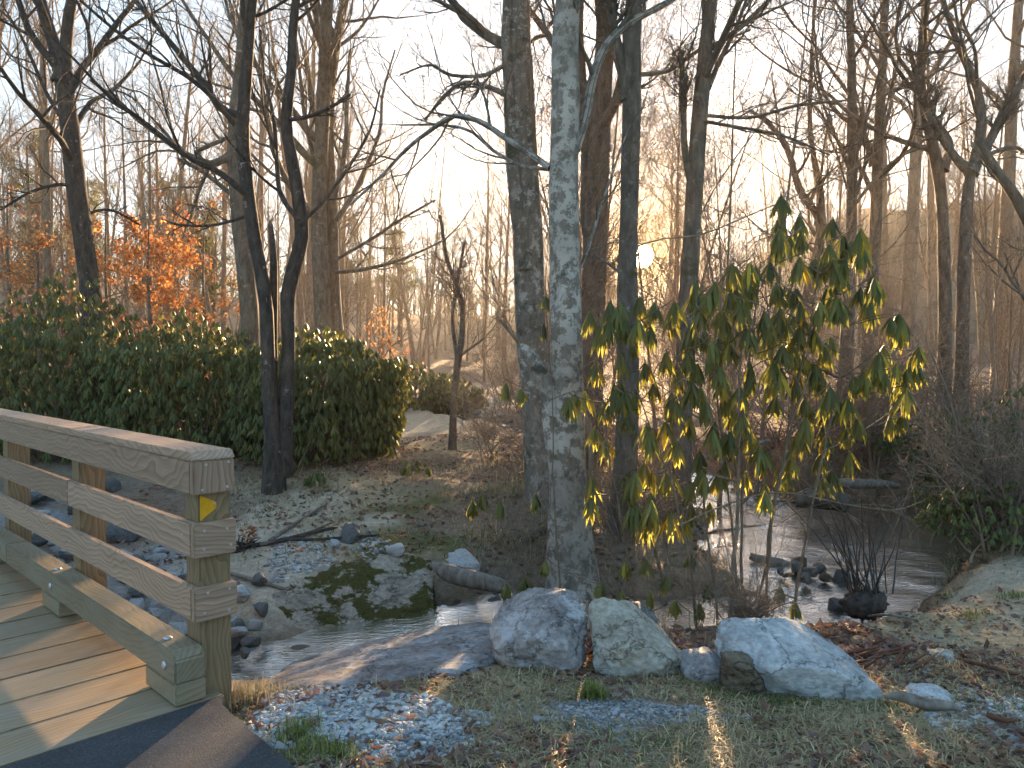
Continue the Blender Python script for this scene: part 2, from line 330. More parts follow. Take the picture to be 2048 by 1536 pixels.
Am = ph(np.linalg.norm(cxy[:, None] - cxy[None], axis=2)) - np.eye(len(cxy)) * .12
A2 = np.block([[Am, np.ones((len(cxy), 1))], [np.ones((1, len(cxy))), np.zeros((1, 1))]])
wts = np.linalg.solve(A2, np.r_[cz, 0])
STREAM = [(1440,965,-.45,.45),(1450,1000,-.5,.75),(1655,1045,-.52,1.5),(1660,1115,-.55,1.1),(1672,1180,-.59,.62),(1610,1232,-.64,.62),(1400,1236,-.67,.42),(1180,1238,-.69,.38),(960,1233,-.71,.42),(830,1264,-.76,.36),(640,1302,-.8,.34),(500,1340,-.84,.42),(180,1362,-.87,.6),(-300,1390,-.9,.9),(-900,1450,-.92,1.0)]
sp = []
for px, py, z, hw in STREAM: p = onz(px, py, z); sp.append((p.x, p.y, z, hw))
p0 = np.array(sp[0]); sp = [tuple(p0 + (-6, 12, .35, 0)), tuple(p0 + (-1.5, 3, .10, -.1))] + sp
SP = resample(sp, 130)
def stream_at(x, y):
    sh = np.shape(x); q = np.stack([np.ravel(x), np.ravel(y)], 1); d = np.full(len(q), 1e9); z = np.zeros(len(q)); hw = np.ones(len(q))
    for i in range(0, len(SP)):
        dd = np.hypot(q[:, 0] - SP[i, 0], q[:, 1] - SP[i, 1]); mk = dd < d
        d[mk] = dd[mk]; z[mk] = SP[i, 2]; hw[mk] = SP[i, 3]
    return d.reshape(sh), z.reshape(sh), hw.reshape(sh)
def base_z(x, y):
    sh = np.shape(x); q = np.stack([np.ravel(x), np.ravel(y)], 1).astype(float); out = np.empty(len(q))
    for s in range(0, len(q), 20000):
        e = q[s:s + 20000]; out[s:s + 20000] = ph(np.linalg.norm(e[:, None] - cxy[None], axis=2)) @ wts[:-1] + wts[-1]
    out = out.reshape(sh); x = np.asarray(x, float); y = np.asarray(y, float)
    az = np.degrees(np.arctan2(x, np.maximum(y, 1))); r = np.hypot(x, y)
    ridge = 7 + 15 / (1 + np.exp(-(az - 18) / 4.5)) + 3.0 / (1 + np.exp((az + 16) / 4)) + 1.2 * np.sin(az * .35) + .5 * np.sin(az * 1.1)
    far = np.clip((r - 40) / 85, 0, 1); far = far * far * (3 - 2 * far)
    k = np.clip((r - 26) / 25, 0, 1); k = k * k * (3 - 2 * k)
    fz = 1.0 + (np.clip(r - 30, 0, 30) / 30) * 1.2 + far * ridge * np.where(y > -5, 1, .5)
    return out * (1 - k) + fz * k
def ground_z(x, y, rough=True):
    z = base_z(x, y); d, sz, hw = stream_at(x, y)
    p = np.stack([np.asarray(x, float) * 1.0, np.asarray(y, float), np.zeros(np.shape(x))], -1)
    if rough:
        r = np.hypot(x, y); z = z + fbm(p * .9, 3, 3) * .06 * np.clip(r / 6, .25, 3) + fbm(p * 4.2, 4, 9) * .045 * np.clip((r - 2) / 5, .2, 1)
    dn = d + fbm(p * 2.3, 3, 21) * .28 - hw
    kk = np.clip(1 - dn / .55, 0, 1); kk = kk * kk * (3 - 2 * kk)
    bed = sz - .05 - .24 * np.clip(-dn / .5, 0, 1)
    return z * (1 - kk) + np.minimum(z, bed) * kk
def spread(a, b, n, pw): return a + (b - a) * np.linspace(0, 1, n + 1)[1:] ** pw
xs = np.concatenate([spread(-7.5, -170, 55, 2.2)[::-1], np.arange(-7.5, 7.5, .06), spread(7.5, 170, 55, 2.2)])
ys = np.concatenate([spread(2.4, -30, 14, 1.6)[::-1], np.arange(2.4, 12.5, .06), spread(12.5, 170, 110, 2.0)])
X, Y = np.meshgrid(xs, ys); Z = ground_z(X, Y)
pa = np.stack([X.ravel(), Y.ravel()], 1); wob = np.stack([fbm(np.c_[pa * 1.4, np.zeros(len(pa))], 4, 40), fbm(np.c_[pa * 1.4, np.ones(len(pa))], 4, 50)], 1) * .7
GC = np.empty((len(pa), 3)); scale = 1 + np.hypot(pa[:, 0], pa[:, 1])[:, None] * .02
for s in range(0, len(pa), 20000):
    e = pa[s:s + 20000] + wob[s:s + 20000] * scale[s:s + 20000]; wq = 1 / (np.linalg.norm(e[:, None] - cxy[None], axis=2) + .03) ** 3.5
    GC[s:s + 20000] = (wq @ ccol) / wq.sum(1, keepdims=True)
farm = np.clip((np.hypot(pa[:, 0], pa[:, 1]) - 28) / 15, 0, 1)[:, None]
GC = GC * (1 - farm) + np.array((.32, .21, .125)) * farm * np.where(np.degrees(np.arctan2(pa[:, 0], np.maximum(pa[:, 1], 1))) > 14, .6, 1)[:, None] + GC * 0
dS, zS, hS = stream_at(pa[:, 0], pa[:, 1]); bedm = np.clip(1 - (Z.ravel() - zS + .04) / .1, 0, 1)[:, None] * (dS < hS + 1.2)[:, None]
GC = GC * (1 - bedm) + np.array((.15, .105, .06)) * bedm
ny, nx = X.shape; ii = np.arange(ny - 1)[:, None] * nx; jj = np.arange(nx - 1)[None]
F = np.stack([ii + jj, ii + jj + 1, ii + nx + jj + 1, ii + nx + jj], -1).reshape(-1, 4)
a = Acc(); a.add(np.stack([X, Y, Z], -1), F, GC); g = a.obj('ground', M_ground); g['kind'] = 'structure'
def gz(x, y): return float(ground_z(np.array([float(x)]), np.array([float(y)]))[0])
def gnd(px, py):      # where the sight line through a pixel meets the ground
    d = ray(px, py); ts = np.concatenate([np.linspace(2, 14, 400), np.linspace(14.1, 120, 300)]) / d.y
    P_ = np.array([0, 0, CAM_H]) + ts[:, None] * np.array(d); zz = ground_z(P_[:, 0], P_[:, 1]); k = np.argmax(P_[:, 2] < zz)
    return Vector((P_[k, 0], P_[k, 1], zz[k]))
# water ribbon
K = 26; sw = SP[:, 3] + .55; T = np.gradient(SP[:, :2], axis=0); T /= np.linalg.norm(T, axis=1, keepdims=True); Nn = np.stack([-T[:, 1], T[:, 0]], 1)
SPf = resample(SP, 500); sw = SPf[:, 3] + .4; T = np.gradient(SPf[:, :2], axis=0); T /= np.linalg.norm(T, axis=1, keepdims=True); Nn = np.stack([-T[:, 1], T[:, 0]], 1)
tt = np.linspace(-1, 1, K)
WV = np.zeros((500, K, 3)); WV[..., :2] = SPf[:, None, :2] + Nn[:, None] * (sw[:, None] * tt[None])[..., None]
rip = np.where(SPf[:, 1] > 6.9, .75, 0) + np.clip(np.gradient(-SPf[:, 2]) / np.linalg.norm(np.gradient(SPf[:, :2], axis=0), axis=1) * 9, .15, 1.2)
WV[..., 2] = SPf[:, None, 2] + fbm(WV * [5, 5, 0], 3, 77) * .022 * rip[:, None] + fbm(WV * [14, 14, 0], 2, 78) * .012 * rip[:, None]
ii = np.arange(499)[:, None] * K; jj = np.arange(K - 1)[None]
a = Acc(); a.add(WV, np.stack([ii + jj, ii + jj + 1, ii + K + jj + 1, ii + K + jj], -1).reshape(-1, 4)); o = a.obj('stream_water', M_wat); o['kind'] = 'structure'

# ------------------------------------------------------------------ footbridge
BA = math.atan2(.699, -.715); BP = Vector((-1.352, 3.40, 0)); BR = Matrix.Rotation(BA, 3, 'Z')
def bl(x, y, z=0): return BP + BR @ Vector((x, y, z))
bridge = tag(empty('footbridge', BP, BA), 'wooden footbridge with plank deck, three-bar railing and raised kerb timber on the left', 'bridge')
def boxmesh(lx, ly, lz, bev=.004, cham=None, seg=2):
    bm = bmesh.new(); bmesh.ops.create_cube(bm, size=1, matrix=Matrix.Diagonal((lx, ly, lz, 1)))
    if cham:   # cut the end at -x, upper edge
        ed = [e for e in bm.edges if all(v.co.x < 0 and v.co.z > 0 for v in e.verts)]
        bmesh.ops.bevel(bm, geom=ed, offset=cham, segments=1, affect='EDGES')
    if bev: bmesh.ops.bevel(bm, geom=bm.edges[:], offset=bev, segments=seg, affect='EDGES')
    me = bpy.data.meshes.new('board'); bm.to_mesh(me); bm.free(); return me
def board(name, x0, x1, y0, y1, z0, z1, m, axis='x', bev=.005, cham=None, parent=None, label=None):
    d = (x1 - x0, y1 - y0, z1 - z0); c = Vector(((x0 + x1) / 2, (y0 + y1) / 2, (z0 + z1) / 2))
    if axis == 'x': me = boxmesh(*d, bev, cham); rot = (0, 0, 0)
    elif axis == 'y': me = boxmesh(d[1], d[0], d[2], bev, cham); rot = (0, 0, R(90))
    else: me = boxmesh(d[2], d[1], d[0], bev, cham); rot = (0, R(-90), 0)
    o = link(name, me, m, parent or bridge); o.location = c; o.rotation_euler = rot
    if label: o['label'] = label
    return o
posts = []
for i in range(5):
    x = 1.6 * i; posts.append(board('post', x - .07, x + .07, -.07, .07, -1.25, 1.018, M_post, 'z'))
    board('kerb_block', x - .13, x + .20, .073, .203, .002, .09, M_curb, 'y')
cuts = [1.62, 4.9]
def run(name, y0, y1, z0, z1, cuts, m, x0=-.069, cham=None, bev=.005):
    e = [x0] + cuts + [6.8]
    for i in range(len(e) - 1): board(name, e[i] + (.0015 if i else 0), e[i + 1] - .0015, y0, y1, z0, z1, m, 'x', bev, cham if i == 0 else None)
run('top_rail', .071, .109, .876, 1.019, [3.3], M_rail)
run('middle_rail', .071, .109, .604, .748, [1.62, 4.85], M_rail)
run('lower_rail', .071, .109, .327, .468, [3.35], M_rail)
run('rail_cap', -.075, .114, 1.021, 1.058, [1.52, 1.98, 4.4], M_rail, -.112, .03, .003)
board('rail_end_board', -.108, -.071, -.075, .1095, .874, 1.0195, M_rail, 'z')
board('rail_end_board', -.108, -.071, -.080, .1095, .602, .750, M_rail, 'y')
board('rail_end_board', -.108, -.071, -.082, .1095, .325, .470, M_rail, 'y')
run('kerb_timber', .072, .204, .091, .226, [2.62], M_curb, -.125, .035, .008)
bw = .292
for i in range(24):
    x = -.15 + bw * i
    board('deck_board', x + .004, x + bw - .004, .075 if i else .0, 2.6, -.045 + random.uniform(-.002, .002), random.uniform(-.003, .001), M_deck, 'y', .006)
board('edge_beam', -.1, 6.8, .1, .22, -.36, -.05, M_curb, 'x'); board('edge_beam', -.1, 6.8, 1.2, 1.32, -.36, -.05, M_curb, 'x')
def screw(parent, loc, axis, r=.0075):
    bm = bmesh.new(); bmesh.ops.create_cone(bm, cap_ends=True, segments=10, radius1=r, radius2=r * .7, depth=.004)
    me = bpy.data.meshes.new('screw'); bm.to_mesh(me); bm.free(); o = link('screw', me, M_met, parent); o.location = loc; o.rotation_euler = axis; return o
for z in (.90, 1.0, .635, .715, .35, .44):
    for y in (-.045, .06): screw(bridge, (-.1095, y + random.uniform(-.01, .01), z + random.uniform(-.01, .01)), (0, R(-90), 0))
for i in range(4):
    for z in (.69, .40): screw(bridge, (1.6 * i + random.uniform(-.03, .03), .1105, z), (R(-90), 0, 0), .005)
def bolt(loc, rot):
    bm = bmesh.new(); bmesh.ops.create_uvsphere(bm, u_segments=14, v_segments=8, radius=.019); 
    for v in bm.verts: v.co.z *= .45
    me = bpy.data.meshes.new('bolt'); bm.to_mesh(me); bm.free(); o = link('bolt', me, M_met, bridge); o.location = loc; o.rotation_euler = rot
for i in range(4): bolt((1.6 * i + .08, .15, .228), (0, 0, 0)); bolt((1.6 * i - .02 + .04 * i, .206, .15), (R(-90), 0, 0))
# yellow trail marker on the end post
bm = bmesh.new(); yy = [(.036, .867), (-.036, .815 + .014), (-.036, .815 - .012), (.036, .755)]
vs1 = [bm.verts.new((0, y, z - .81)) for y, z in yy]; f = bm.faces.new(vs1); ex = bmesh.ops.extrude_face_region(bm, geom=[f])
for v in ex['geom']:
    if isinstance(v, bmesh.types.BMVert): v.co.x -= .004
bmesh.ops.recalc_face_normals(bm, faces=bm.faces); me = bpy.data.meshes.new('trail_marker'); bm.to_mesh(me); bm.free()
tm = link('trail_marker', me, M_yel); tm.location = bl(-.0712, .030, .81); tm.rotation_euler = (0, 0, BA)
tag(tm, 'yellow trapezoid trail marker nailed to the end post under the top rail', 'trail marker')
s = screw(tm, (-.0055, -.028, .012), (0, R(-90), 0), .007); s.name = 'nail'

# asphalt path
ed = [bl(-.158, 5.5), bl(-.158, 2.7)] + [bl(-.158, v) for v in np.linspace(2.6, .03, 22)] + [onz(440, 1412, 0), onz(456, 1424, -.005), onz(500, 1456, 0), onz(545, 1496, 0), onz(592, 1538, 0), Vector((-.35, 2.1, 0)), Vector((.4, .4, 0)), Vector((1.2, -3, 0)), Vector((1.6, -8, 0)), Vector((-8, -8, 0)), Vector((-9, -3, 0))]
pts = resample([tuple(p) for p in ed[23:30]], 60); jit = fbm(pts * 9, 3, 5)[:, None] * .018; pts[:, :2] += jit * [1, .6]
poly = [Vector(p) for p in ed[:23]] + [Vector(p) for p in pts] + ed[30:]
bm = bmesh.new(); vv = [bm.verts.new((p.x, p.y, .002)) for p in poly]; f = bm.faces.new(vv); ex = bmesh.ops.extrude_face_region(bm, geom=[f])
for v in ex['geom']:
    if isinstance(v, bmesh.types.BMVert): v.co.z -= .12
bmesh.ops.recalc_face_normals(bm, faces=bm.faces); bmesh.ops.triangulate(bm, faces=bm.faces[:])
me = bpy.data.meshes.new('path'); bm.to_mesh(me); bm.free(); o = link('asphalt_path', me, M_asp); o['kind'] = 'structure'
PATH = np.array([(p.x, p.y) for p in poly])
def in_path(q):
    ins = np.zeros(len(q), bool); j = len(PATH) - 1
    for i in range(len(PATH)):
        xi, yi = PATH[i]; xj, yj = PATH[j]; c = ((yi > q[:, 1]) != (yj > q[:, 1])) & (q[:, 0] < (xj - xi) * (q[:, 1] - yi) / (yj - yi + 1e-12) + xi); ins ^= c; j = i
    return ins

# ------------------------------------------------------------------ rocks
def ico(sub):
    bm = bmesh.new(); bmesh.ops.create_icosphere(bm, subdivisions=sub, radius=1); bm.verts.ensure_lookup_table()
    v = np.array([x.co[:] for x in bm.verts]); f = np.array([[q.index for q in x.verts] for x in bm.faces]); bm.free(); return v, f
ICO = {k: ico(k) for k in (1, 2, 3, 4, 5, 6)}
def hull_shape(pts, sub, p=16, amp=.03, nsc=3., seed=0, cr=.0, chips=0):
    bm = bmesh.new()
    for q in pts: bm.verts.new(q)
    bmesh.ops.convex_hull(bm, input=bm.verts[:]); c = Vector(np.mean([v.co[:] for v in bm.verts if v.link_faces], axis=0))
    bm.normal_update(); Nn = []; D = []
    for f in bm.faces:
        n = f.normal.copy(); d = n.dot(f.calc_center_median() - c)
        if d < 0: n = -n; d = -d
        if d > 1e-4 and f.calc_area() > 1e-7: Nn.append(n[:]); D.append(d)
    bm.free(); Nn = np.array(Nn); D = np.array(D); u, f = ICO[sub]
    if chips:
        gq = np.random.default_rng(seed + 900); e = gq.normal(size=(chips, 3)); e /= np.linalg.norm(e, axis=1, keepdims=True); V0 = np.array(pts) - np.array(c); Nn = np.vstack([Nn, e]); D = np.r_[D, (V0 @ e.T).max(0) * gq.uniform(.74, .96, chips)]
    q = np.maximum(u @ Nn.T / D, 0); mx = q.max(1, keepdims=True); t = 1 / (mx[:, 0] * ((q / mx) ** p).sum(1) ** (1 / p) * .985)
    v = u * t[:, None]; s = np.mean(t); k = fbm(v / s * nsc * .5 + seed * 7.3, 5, seed)
    rid = -np.abs(fbm(v / s * nsc * [1, 1, 1.8] + seed * 3.1, 5, seed + 31)) ** .6; k = k + .7 * fbm(v / s * nsc * 3, 4, seed + 57)
    v = v * (1 + amp * k * 2 + amp * (rid + .3) * cr)[:, None]
    return v, f, c
def outline_rock(name, outline, Yc, thick, m, label, cat, seed, sub=5, amp=.05, down=.25, fb=.55, group=None, p=60, cr=1., nsc=3.):
    amp *= 1.2
    o3 = np.array([at(x, y, Yc)[:] for x, y in outline]); c = o3.mean(0)
    lo = o3[:, 2].min()
    front = c + (o3 - c) * fb; hgt = o3[:, 2].max() - lo; front[:, 1] -= thick * .5; front[:, 2] -= .05 * (o3[:, 2].max() - lo)
    foot = o3[o3[:, 2] < c[2]].copy(); foot[:, 1] -= thick * .42
    back = c + (o3 - c) * .75; back[:, 1] += thick * .6; back[:, 2] = np.minimum(back[:, 2], lo + .62 * hgt)
    low = o3.copy(); low[:, 2] = lo - down; low = c + (low - c) * [.8, 1, 1]
    v, f, cc = hull_shape(np.vstack([o3, front, foot, back, low]), sub, p, amp, nsc, seed, cr, 34)
    a = Acc(); a.add(v, f); o = a.obj(name, m); o.location = cc; return tag(o, label, cat, group)
G_B = 'boulders along the top of the bank'
def yb(py, z): return (CAM_H - z) * FPX / (py - 720)
outline_rock('boulder', [(982,1240),(1000,1306),(1046,1214),(1100,1187),(1150,1181),(1178,1196),(1172,1308),(1110,1322),(1060,1322)], 4.15, .75, M_lich, 'purplish grey boulder streaked with white lichen, below the pale trunk', 'boulder', 1, 6, .05, group=G_B)
outline_rock('boulder', [(1172,1212),(1190,1202),(1252,1203),(1300,1245),(1368,1306),(1345,1325),(1200,1324),(1175,1290)], 4.05, .65, M_grn, 'tan sloping boulder with a white lichen band, right of the purplish boulder', 'boulder', 2, 6, .04, group=G_B)
outline_rock('boulder', [(1195,1215),(1240,1201),(1280,1204),(1320,1236),(1338,1275),(1280,1290),(1200,1280)], 4.6, .5, M_grst, 'dark grey boulder showing just behind the tan sloping one', 'boulder', 3, 5, .05, group=G_B)
outline_rock('boulder', [(1352,1325),(1410,1290),(1428,1302),(1466,1352),(1420,1358),(1365,1350)], 3.85, .35, M_lich, 'small wedge of grey rock between the tan and the big blue-grey boulders', 'boulder', 4, 5, .04, group=G_B)
outline_rock('boulder', [(1418,1256),(1445,1238),(1500,1246),(1560,1240),(1625,1256),(1665,1285),(1700,1318),(1750,1352),(1772,1372),(1735,1390),(1640,1388),(1530,1370),(1450,1320)], 3.85, .7, M_blue, 'biggest boulder, smooth blue-grey with a long sloping right side', 'boulder', 5, 6, .035, group=G_B)
outline_rock('boulder', [(1438,1325),(1450,1302),(1490,1300),(1518,1330),(1522,1364),(1470,1368)], 3.6, .2, M_brown, 'brown rough rock lump against the front of the big blue-grey boulder', 'boulder', 6, 5, .06, group=G_B)
outline_rock('boulder', [(1848,1345),(1880,1308),(1915,1303),(1945,1320),(1950,1358),(1900,1362),(1860,1358)], 4.1, .35, M_grn, 'knobbly grey rock standing alone on the sandy right bank', 'boulder', 7, 5, .07)
outline_rock('boulder', [(1815,1384),(1835,1374),(1880,1374),(1900,1386),(1906,1404),(1850,1402)], 3.55, .2, M_marble, 'flat pale stone lying beside the driftwood at lower right', 'stone', 8, 4, .04)
def slab(name, pts, m, label, seed, sub=6, amp=.03, p=40, cr=1., nsc=5):
    P3 = [onz(x, y, z) for x, y, z in pts]; P3 += [Vector((q.x, q.y, -1.25)) for q in P3]
    v, f, c = hull_shape(np.array([q[:] for q in P3]), sub, p, amp, nsc, seed, cr); a = Acc(); a.add(v, f); o = a.obj(name, m); o.location = c; return tag(o, label, 'bedrock')
slab('bedrock', [(462,1405,-.14),(560,1372,-.12),(700,1362,-.10),(880,1350,-.11),(995,1318,-.12),(800,1330,-.13),(600,1318,-.72),(700,1292,-.66),(800,1272,-.58),(900,1258,-.50),(990,1240,-.42),(760,1278,-.45)], M_slab, 'low dark grey bedrock shelf sloping down to the dark pool', 31, 6, .035)
slab('bedrock', [(480,1300,-.92),(640,1288,-.90),(850,1256,-.84),(870,1222,-.72),(868,1112,-.34),(840,1104,-.31),(740,1106,-.31),(650,1138,-.40),(560,1175,-.54),(500,1215,-.66)], M_mossr, 'broad pale bedrock with dark green moss patches across the stream', 32, 6, .04)
# loose stones
def stone_mesh(seed, sub=2, flat=.7, p=12):
    g = np.random.default_rng(seed); q = g.normal(size=(13, 3)); q /= np.linalg.norm(q, axis=1, keepdims=True); q *= g.uniform(.75, 1.1, (13, 1)); q *= [1.15, .85, flat]
    v, f, c = hull_shape(q, sub, p, .03, 3, seed, 1.); a = Acc(); a.add(v, f); return a.mesh('stone', False)
STM = [stone_mesh(100 + i, 3, .62 + .04 * (i % 5), 70) for i in range(9)]
SMX = {}
def stone(p, size, m, label, group=None, name='stone', sink=.3, cat='stone'):
    k = (random.randrange(9), m.name)
    if k not in SMX:
        me = STM[k[0]].copy(); me.materials.append(m); SMX[k] = me
    o = link(name, SMX[k]); s = size / 2
    o.location = (p[0], p[1], p[2] + s * (.62 - sink)); o.scale = (s, s * random.uniform(.8, 1.1), s * random.uniform(.85, 1.1)); o.rotation_euler = (random.uniform(-.4, .4), random.uniform(-.4, .4), random.uniform(0, 6.3))
    return tag(o, label, cat, group)
def stone_px(px, py, wpx, m, label, group=None, Yc=None):
    p = gnd(px, py) if Yc is None else at(px, py, Yc); return stone(p, wpx * p.y / FPX, m, label, group)
stone_px(672,1096,38,M_marble,'small white stone at the right end of the branch pile on the sand')
stone_px(645,1144,32,M_marble,'white stone on the sand left of the mossy bedrock')
stone_px(788,1110,50,M_marble,'long pale stone lying on top edge of the mossy bedrock', Yc=7.0)
stone_px(700,1078,75,M_grst,'dull green-grey boulder at the back of the sand bar')
stone_px(925,1150,100,M_marble,'blue and white striped stone behind the driftwood log')
stone_px(905,1225,55,M_brown,'brown broken stone in the riffle at the end of the mossy bedrock')
stone_px(880,1215,45,M_brown,'reddish stone wedged beside the mossy bedrock, left of the brown one')
stone_px(985,1215,45,M_grst,'dark wet stone in the riffle under the driftwood log')
stone_px(950,1245,50,M_grst,'dark flat stone breaking the riffle water')
stone_px(1525,1120,60,M_brown,'rust brown stone at the water edge beyond the shrub')
G_I = 'stones in the small island of the stream'
for px, py, wp, mm in ((1590,1140,45,M_grst),(1625,1150,50,M_grst),(1610,1165,45,M_grst),(1650,1160,34,M_brown),(1575,1155,32,M_brown),(1640,1140,34,M_grst),(1600,1130,36,M_brown),(1560,1148,30,M_grst)):
    p = onz(px, py, -.55); stone(p, wp * p.y / FPX, mm, 'rounded stone heaped with others in the middle of the stream', G_I)
p = onz(1682, 1163, -.57); stone(p, .25, M_grst, 'dark wet stone alone in the stream right of the stone heap')
p = onz(1675, 1220, -.62); stone(p, .22, M_grst, 'black wet stone in the riffle behind the big boulder')
# riprap by the bridge
G_R = 'riprap stones beside the bridge'
for px, py, wp, lab in ((478,1215,40,'white stone right of the lower end of the rail post'),(520,1195,50,'long grey stone on the riprap right of the end post, under the stick'),(548,1190,34,'blue stone at the right end of the riprap row'),(470,1265,62,'large pale block touching the right side of the end post'),(508,1250,50,'dark stone right of the pale block by the end post'),(500,1282,46,'greenish stone at the edge of the dark pool'),(488,1300,34,'small rounded stone standing at the edge of the dark pool'),(525,1225,52,'grey slab of the riprap above the dark pool'),(320,1125,40,'white stone seen between middle and lower rails'),(440,1235,50,'grey stone partly hidden behind the end post')):
    p = onz(px, py, -.66); p.z = max(gz(p.x, p.y), -.70); stone(p, wp * p.y / FPX * 1.05, M_marble if 'pale' in lab or 'white' in lab or 'blue' in lab else M_grst, lab, G_R)
for i in range(95):
    u = random.random(); px = random.uniform(40, 480); py = 1075 + (px - 60) * .42 + random.uniform(-70, 95)
    p = onz(px, py, -.58); zz = gz(p.x, p.y)
    if abs(zz + .55) > .45: continue
    p.z = max(zz, -.84); stone(p, random.choice((.16, .2, .24, .3, .38)) , random.choice((M_marble, M_marble, M_grst, M_blue)), 'angular blue-grey stone in the riprap seen through the bridge railing', G_R)
for px, py, wp in ((215,985,70),(60,1010,80),(255,1075,110),(120,1000,60)): stone_px(px, py, wp, M_grst, {215:'grey boulder behind the second post under the top rail',60:'grey-green boulder at far left between the rails',255:'big flat grey slab behind the middle rail',120:'lichen grey stone left of the second post'}[px])
# stream-bed cobbles
a = Acc(); sv, sf = ICO[1]
for i in range(900):
    k = random.randrange(len(SP) - 20) + 8; s = SP[k]; off = random.uniform(-1, 1) * (s[3] + .25); x = s[0] + random.uniform(-.3, .3) + off * .7; y = s[1] + off * .7
    zz = gz(x, y) if i < 0 else None
    r = random.choice((.03, .045, .06, .08)); a_v = sv * (np.array([1.2, .9, .6]) * r) * (1 + .25 * rng.normal(size=(len(sv), 1)))
    a.c.append(np.broadcast_to(np.array(random.choice(((.22, .17, .12), (.2, .2, .2), (.13, .11, .09), (.3, .28, .26)))), (len(sv), 3))); a.v.append((a_v, x, y)); a.f.append(sf + a.n); a.n += len(sv)
zz = ground_z(np.array([q[1] for q in a.v]), np.array([q[2] for q in a.v])); a.v = [q[0] + np.array([q[1], q[2], zz[i] + .01]) for i, q in enumerate(a.v)]
o = a.obj('cobbles', M_pebble, None, False); o['kind'] = 'stuff'

# gravel
def scatter_px(n, x0, x1, y0, y1, z=-.05, keep=None):
    q = np.array([onz(random.uniform(x0, x1), y0 + (y1 - y0) * random.random(), z)[:2] for _ in range(n)]); return q
def gravel_blob(cx, cy, rx, ry, n, smin, smax, cols):
    th = rng.random(n) * 6.283; rr = np.sqrt(rng.random(n)) * (1 + .25 * np.sin(th * 3 + 1) + .12 * np.sin(th * 7))
    px = cx + np.cos(th) * rr * rx; py = cy + np.sin(th) * rr * ry
    q = np.array([onz(a_, min(max(b_, 760), 1900), -.06)[:2] for a_, b_ in zip(px, py)]); s = smin + (smax - smin) * rng.random(n) ** 2.5
    return q, s, np.array(cols)[rng.integers(0, len(cols), n)]
gcol = [(.38, .39, .42), (.30, .31, .34), (.22, .23, .25), (.46, .47, .49), (.33, .31, .28), (.16, .165, .18), (.40, .39, .37)]
dcol = [(.16, .17, .18), (.11, .115, .125), (.22, .23, .24), (.3, .3, .31), (.2, .19, .17)]
parts = [gravel_blob(700, 1425, 215, 75, 5200, .006, .021, gcol), gravel_blob(760, 1490, 190, 70, 2600, .004, .014, dcol + gcol), gravel_blob(1260, 1425, 190, 34, 2600, .004, .013, dcol), gravel_blob(560, 1450, 60, 45, 500, .008, .022, gcol),
         gravel_blob(1960, 1400, 120, 45, 1500, .005, .02, gcol), gravel_blob(1750, 1290, 90, 40, 800, .006, .018, dcol + gcol), gravel_blob(590, 1025, 60, 30, 500, .012, .03, gcol), gravel_blob(740, 1015, 30, 12, 120, .012, .03, gcol), gravel_blob(1900, 1220, 160, 70, 350, .004, .012, dcol)]
q = np.vstack([p[0] for p in parts]); s = np.concatenate([p[1] for p in parts]); cc = np.vstack([p[2] for p in parts])
ok = ~in_path(q) | (rng.random(len(q)) < .01); q, s, cc = q[ok], s[ok], cc[ok]
zz = np.where(in_path(q), .004, ground_z(q[:, 0], q[:, 1])); iv, jf = ICO[1][0][:12], None
bm = bmesh.new(); bmesh.ops.create_icosphere(bm, subdivisions=1, radius=1); iv = np.array([v.co[:] for v in bm.verts]); jf = np.array([[v.index for v in f.verts] for f in bm.faces]); bm.free()
cc = np.minimum(cc * 1.3, .62); n = len(q); V = iv[None] * (s[:, None, None] * np.stack([rng.uniform(.8, 1.5, n), rng.uniform(.7, 1.1, n), rng.uniform(.45, .8, n)], 1)[:, None]) * rng.uniform(.72, 1.2, (n, len(iv), 1))
th = rng.random(n) * 6.28; cs, sn = np.cos(th)[:, None], np.sin(th)[:, None]; V = np.stack([V[..., 0] * cs - V[..., 1] * sn, V[..., 0] * sn + V[..., 1] * cs, V[..., 2]], -1)
V += np.stack([q[:, 0], q[:, 1], zz + s * .25], 1)[:, None]
a = Acc(); a.add(V, (jf[None] + (np.arange(n) * len(iv))[:, None, None]).reshape(-1, 3), np.repeat(cc, len(iv), 0)); o = a.obj('gravel', M_pebble, None, False); o['kind'] = 'stuff'
for px, py, wp, lab in ((543,1418,20,'pale loose stone on the gravel beside the asphalt corner'),(560,1497,24,'white stone lying alone on the asphalt path edge'),(635,1425,18,'whitest pebble in the middle of the gravel patch'),(1077,1416,30,'pale stone at the left end of the dark gravel strip'),(540,1474,30,'white angular stone where gravel meets the asphalt'),(682,1530,22,'pale stone at the bottom edge beside the green grass tuft')):
    p = onz(px, py, 0); p.z = .003 if px == 560 else gz(p.x, p.y); stone(p, wp * p.y / FPX * 1.15, M_marble, lab)

